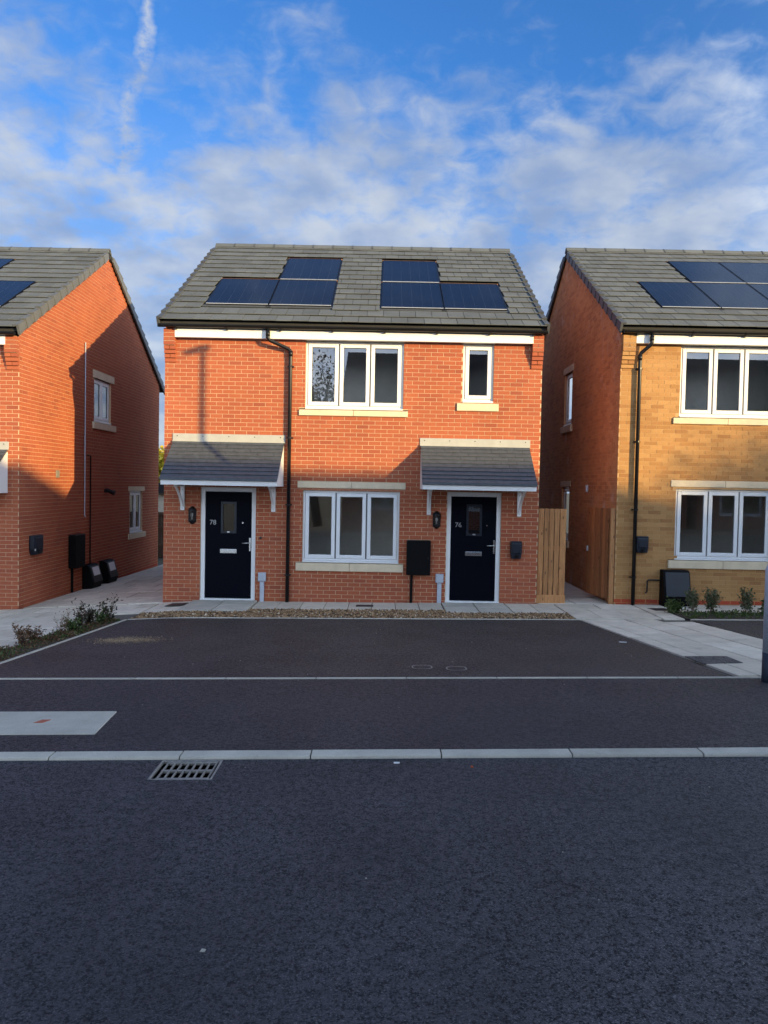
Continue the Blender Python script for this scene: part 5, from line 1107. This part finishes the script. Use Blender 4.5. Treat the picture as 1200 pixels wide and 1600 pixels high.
for i, (x, y, lab) in enumerate(((0.45, -5.83, 'left of two small round topped covers flush in the driveway'), (0.82, -5.91, 'right of two small round topped covers flush in the driveway'))):
    t = thing('stop_tap_cover', lab, 'access cover', (x, y, h(x, y)), 'small covers in the driveway')
    m = MB(); n = 20
    A = []
    for k_ in range(n):
        a = 2 * math.pi * k_ / n; ca, sa = math.cos(a), math.sin(a); s = 1.0 / max(abs(ca), abs(sa)) ** 0.45; A.append((x + 0.115 * ca * s, y + 0.115 * sa * s))
    ring = lambda k_, dz: [(x + (px - x) * k_, y + (py - y) * k_, h(px, py) + dz) for px, py in A]
    o1, o2 = ring(1.0, 0.001), ring(0.86, 0.001); m.add(o1 + o2, [(k_, (k_ + 1) % n, n + (k_ + 1) % n, n + k_) for k_ in range(n)]); m.build('frame', 'iron', t)
    m = MB(); m.add(ring(0.82, 0.002), [tuple(range(n))]); m.build('lid', 'drive', t)
flat('drain_cover', [(-3.86, -0.66), (-3.57, -0.66), (-3.50, -0.36), (-3.80, -0.36)], 'iron_dark', 0.026, 'dark drain cover in the paving left of door 78', 'drain cover')
flat('drain_cover', [(-0.47, -0.55), (-0.16, -0.55), (-0.16, -0.36), (-0.47, -0.36)], 'iron_dark', 0.006, 'dark drain cover in the paving below the lower window', 'drain cover')
flat('drain_cover', [(4.80, -0.80), (5.13, -0.80), (5.05, -0.50), (4.74, -0.50)], 'iron_dark', 0.006, 'dark drain cover in the paving beside the slate gas box', 'drain cover')
flat('tarmac_patch', [(3.60, -5.68), (4.07, -5.62), (4.07, -5.21), (3.575, -5.21)], 'mat_patch', 0.008, 'rough dark tarmac patch let into the pale slanting path', 'tarmac patch')
flat('litter_scrap', [(3.14, -4.12), (3.23, -4.14), (3.23, -4.12), (3.14, -4.10)], 'litter', 0.004, 'white scrap on the driveway near the slanting path', 'litter', 0.008, 0)
flat('litter_scrap', [(0.10, -9.0), (0.14, -9.0), (0.14, -8.98), (0.10, -8.98)], 'litter', 0.005, 'tiny white scrap in the road under the kerb', 'litter', 0.008, 0)
m = MB(); m.hexa([(0.615, -9.085, 0.205), (0.640, -9.088, 0.206), (0.638, -9.068, 0.206), (0.617, -9.068, 0.206), (0.618, -9.082, 0.224), (0.634, -9.083, 0.220), (0.632, -9.072, 0.222), (0.620, -9.072, 0.225)]); tag(m.build('brick_chip', 'redchip', None, loc=(0.62, -9.08, 0.205)), 'small orange brick chip in the road by the kerb', 'brick chip')
flat('bird_dropping', [(-0.72, -11.12), (-0.70, -11.122), (-0.697, -11.105), (-0.715, -11.10)], 'kerb', 0.003, 'white splash on the road in the foreground', 'splash', 0.006, 0)
mb = MB()
for _ in range(120):
    x, y = (random.uniform(-3.9, 3.4), random.uniform(-6.3, -1.95)) if random.random() < 0.55 else (random.uniform(-4, 4.5), random.uniform(-14, -6.5))
    if -8.92 < y < -8.76: continue
    r = random.uniform(0.002, 0.006); z = h(x, y); mb.add([(x - r, y - r, z), (x + r, y - r * .6, z), (x + r * .8, y + r, z), (x - r, y + r * .7, z), (x, y, z + r)], [(0, 1, 4), (1, 2, 4), (2, 3, 4), (3, 0, 4)])
tag(mb.build('grit', 'kerb', kind='stuff'), 'scattered pale grit on the road and driveway tarmac', 'grit')

# ------------------------------------------------------------------ across the street: houses and trees that shade and are mirrored in the panes
def far_house(x0, x1, yf, yr, zr, label, zb=-0.3, pitch=0.591):
    t = thing('facing_house', label, 'house', ((x0 + x1) / 2, yf, 0.2), 'houses across the street'); half = abs(yf - yr); ze = zr - half * pitch; yb = 2 * yr - yf
    FF = WF((0, yf), (1, 0), (0, 1)); wd = []
    n = max(1, int((x1 - x0) / 3.2))
    for i in range(n):
        cx = x0 + (x1 - x0) * (i + 0.5) / n
        wd += [(cx - 0.9, cx + 0.9, 1.1, 2.35), (cx - 0.9, cx + 0.9, ze - 1.6, ze - 0.35)]
    wall('front_wall', t, FF, x0, x1, zb, ze, wd, '', '', plain_mat='brick_far')
    for w in wd: window(t, FF, w[0] + .002, w[1] - .002, w[2] + .03, w[3] - .002, 2)
    for xx in (x0, x1):
        m = MB(); m.add([(xx, yf, zb), (xx, yb, zb), (xx, yb, ze), (xx, yr, zr - 0.06), (xx, yf, ze)], [(0, 1, 2, 3, 4)]); m.build('gable_wall', 'brick_far', t)
    m = MB(); m.quad((x0, yb, zb), (x1, yb, zb), (x1, yb, ze), (x0, yb, ze)); m.build('rear_wall', 'brick_far', t)
    m = MB(); m.box(x0 + .1, x1 - .1, min(yf, yb) + 3, min(yf, yb) + 3.1, zb, ze); m.build('inner_wall', 'inner', t)
    e = 0.25; m = MB(); s = half + e; zz_ = zr - s * pitch; sg = 1 if yf > yr else -1
    m.prism([(x0 - .08, yr + sg * s, zz_), (x0 - .08, yr, zr), (x0 - .08, yr - sg * s, zz_), (x0 - .08, yr - sg * s, zz_ - .1), (x0 - .08, yr, zr - .1), (x0 - .08, yr + sg * s, zz_ - .1)],
            [(x1 + .08, yr + sg * s, zz_), (x1 + .08, yr, zr), (x1 + .08, yr - sg * s, zz_), (x1 + .08, yr - sg * s, zz_ - .1), (x1 + .08, yr, zr - .1), (x1 + .08, yr + sg * s, zz_ - .1)])
    rf = m.build('roof', 'tile', t)
    for k_ in range(14):      # courses that catch the light
        s0 = 0.34 * k_; ys = yr + sg * (s - s0 * 0.86); zs_ = zz_ + s0 * 0.86 * pitch
        m = MB(); m.box(x0 - .08, x1 + .08, min(ys, ys - sg * 0.05), max(ys, ys - sg * 0.05), zs_ + 0.0, zs_ + 0.05); m.build('tile_course', 'tile', rf)
    return t
far_house(-1.75, 12.6, -17.6, -22.0, 8.34, 'brick house across the street directly opposite the middle house, mirrored in its panes')
far_house(13.0, 27.7, -17.6, -22.0, 8.34, 'brick house across the street to the right, casting the shadow on the middle house')
far_house(30.5, 52.0, -27.0, -31.5, 9.75, 'unseen brick house set back farthest right, added to shade the foot of the buff house')  # unseen house added to keep sun off the foot of the buff front
tree(-3.3, -24.0, 14.0, 2.6, 7.6, 'half bare tree across the street mirrored in the upper left pane', 'leaf_autumn', 7000, 0.17, 0.24, seed=11)
tree(31.4, -21.5, 9.6, 2.1, 7.6, 'thin leaved street tree across the road dappling the buff house', 'leaf_autumn', 7500, 0.17, 0.17, seed=21, bushy=True)
tree(36.0, -22.5, 11.0, 2.8, 7.4, 'second street tree across the road, farther right', 'leaf_autumn', 8000, 0.17, 0.17, seed=31, bushy=True)

# ------------------------------------------------------------------ tidy
for o in sc.objects:
    if '_o' in o.keys(): del o['_o']
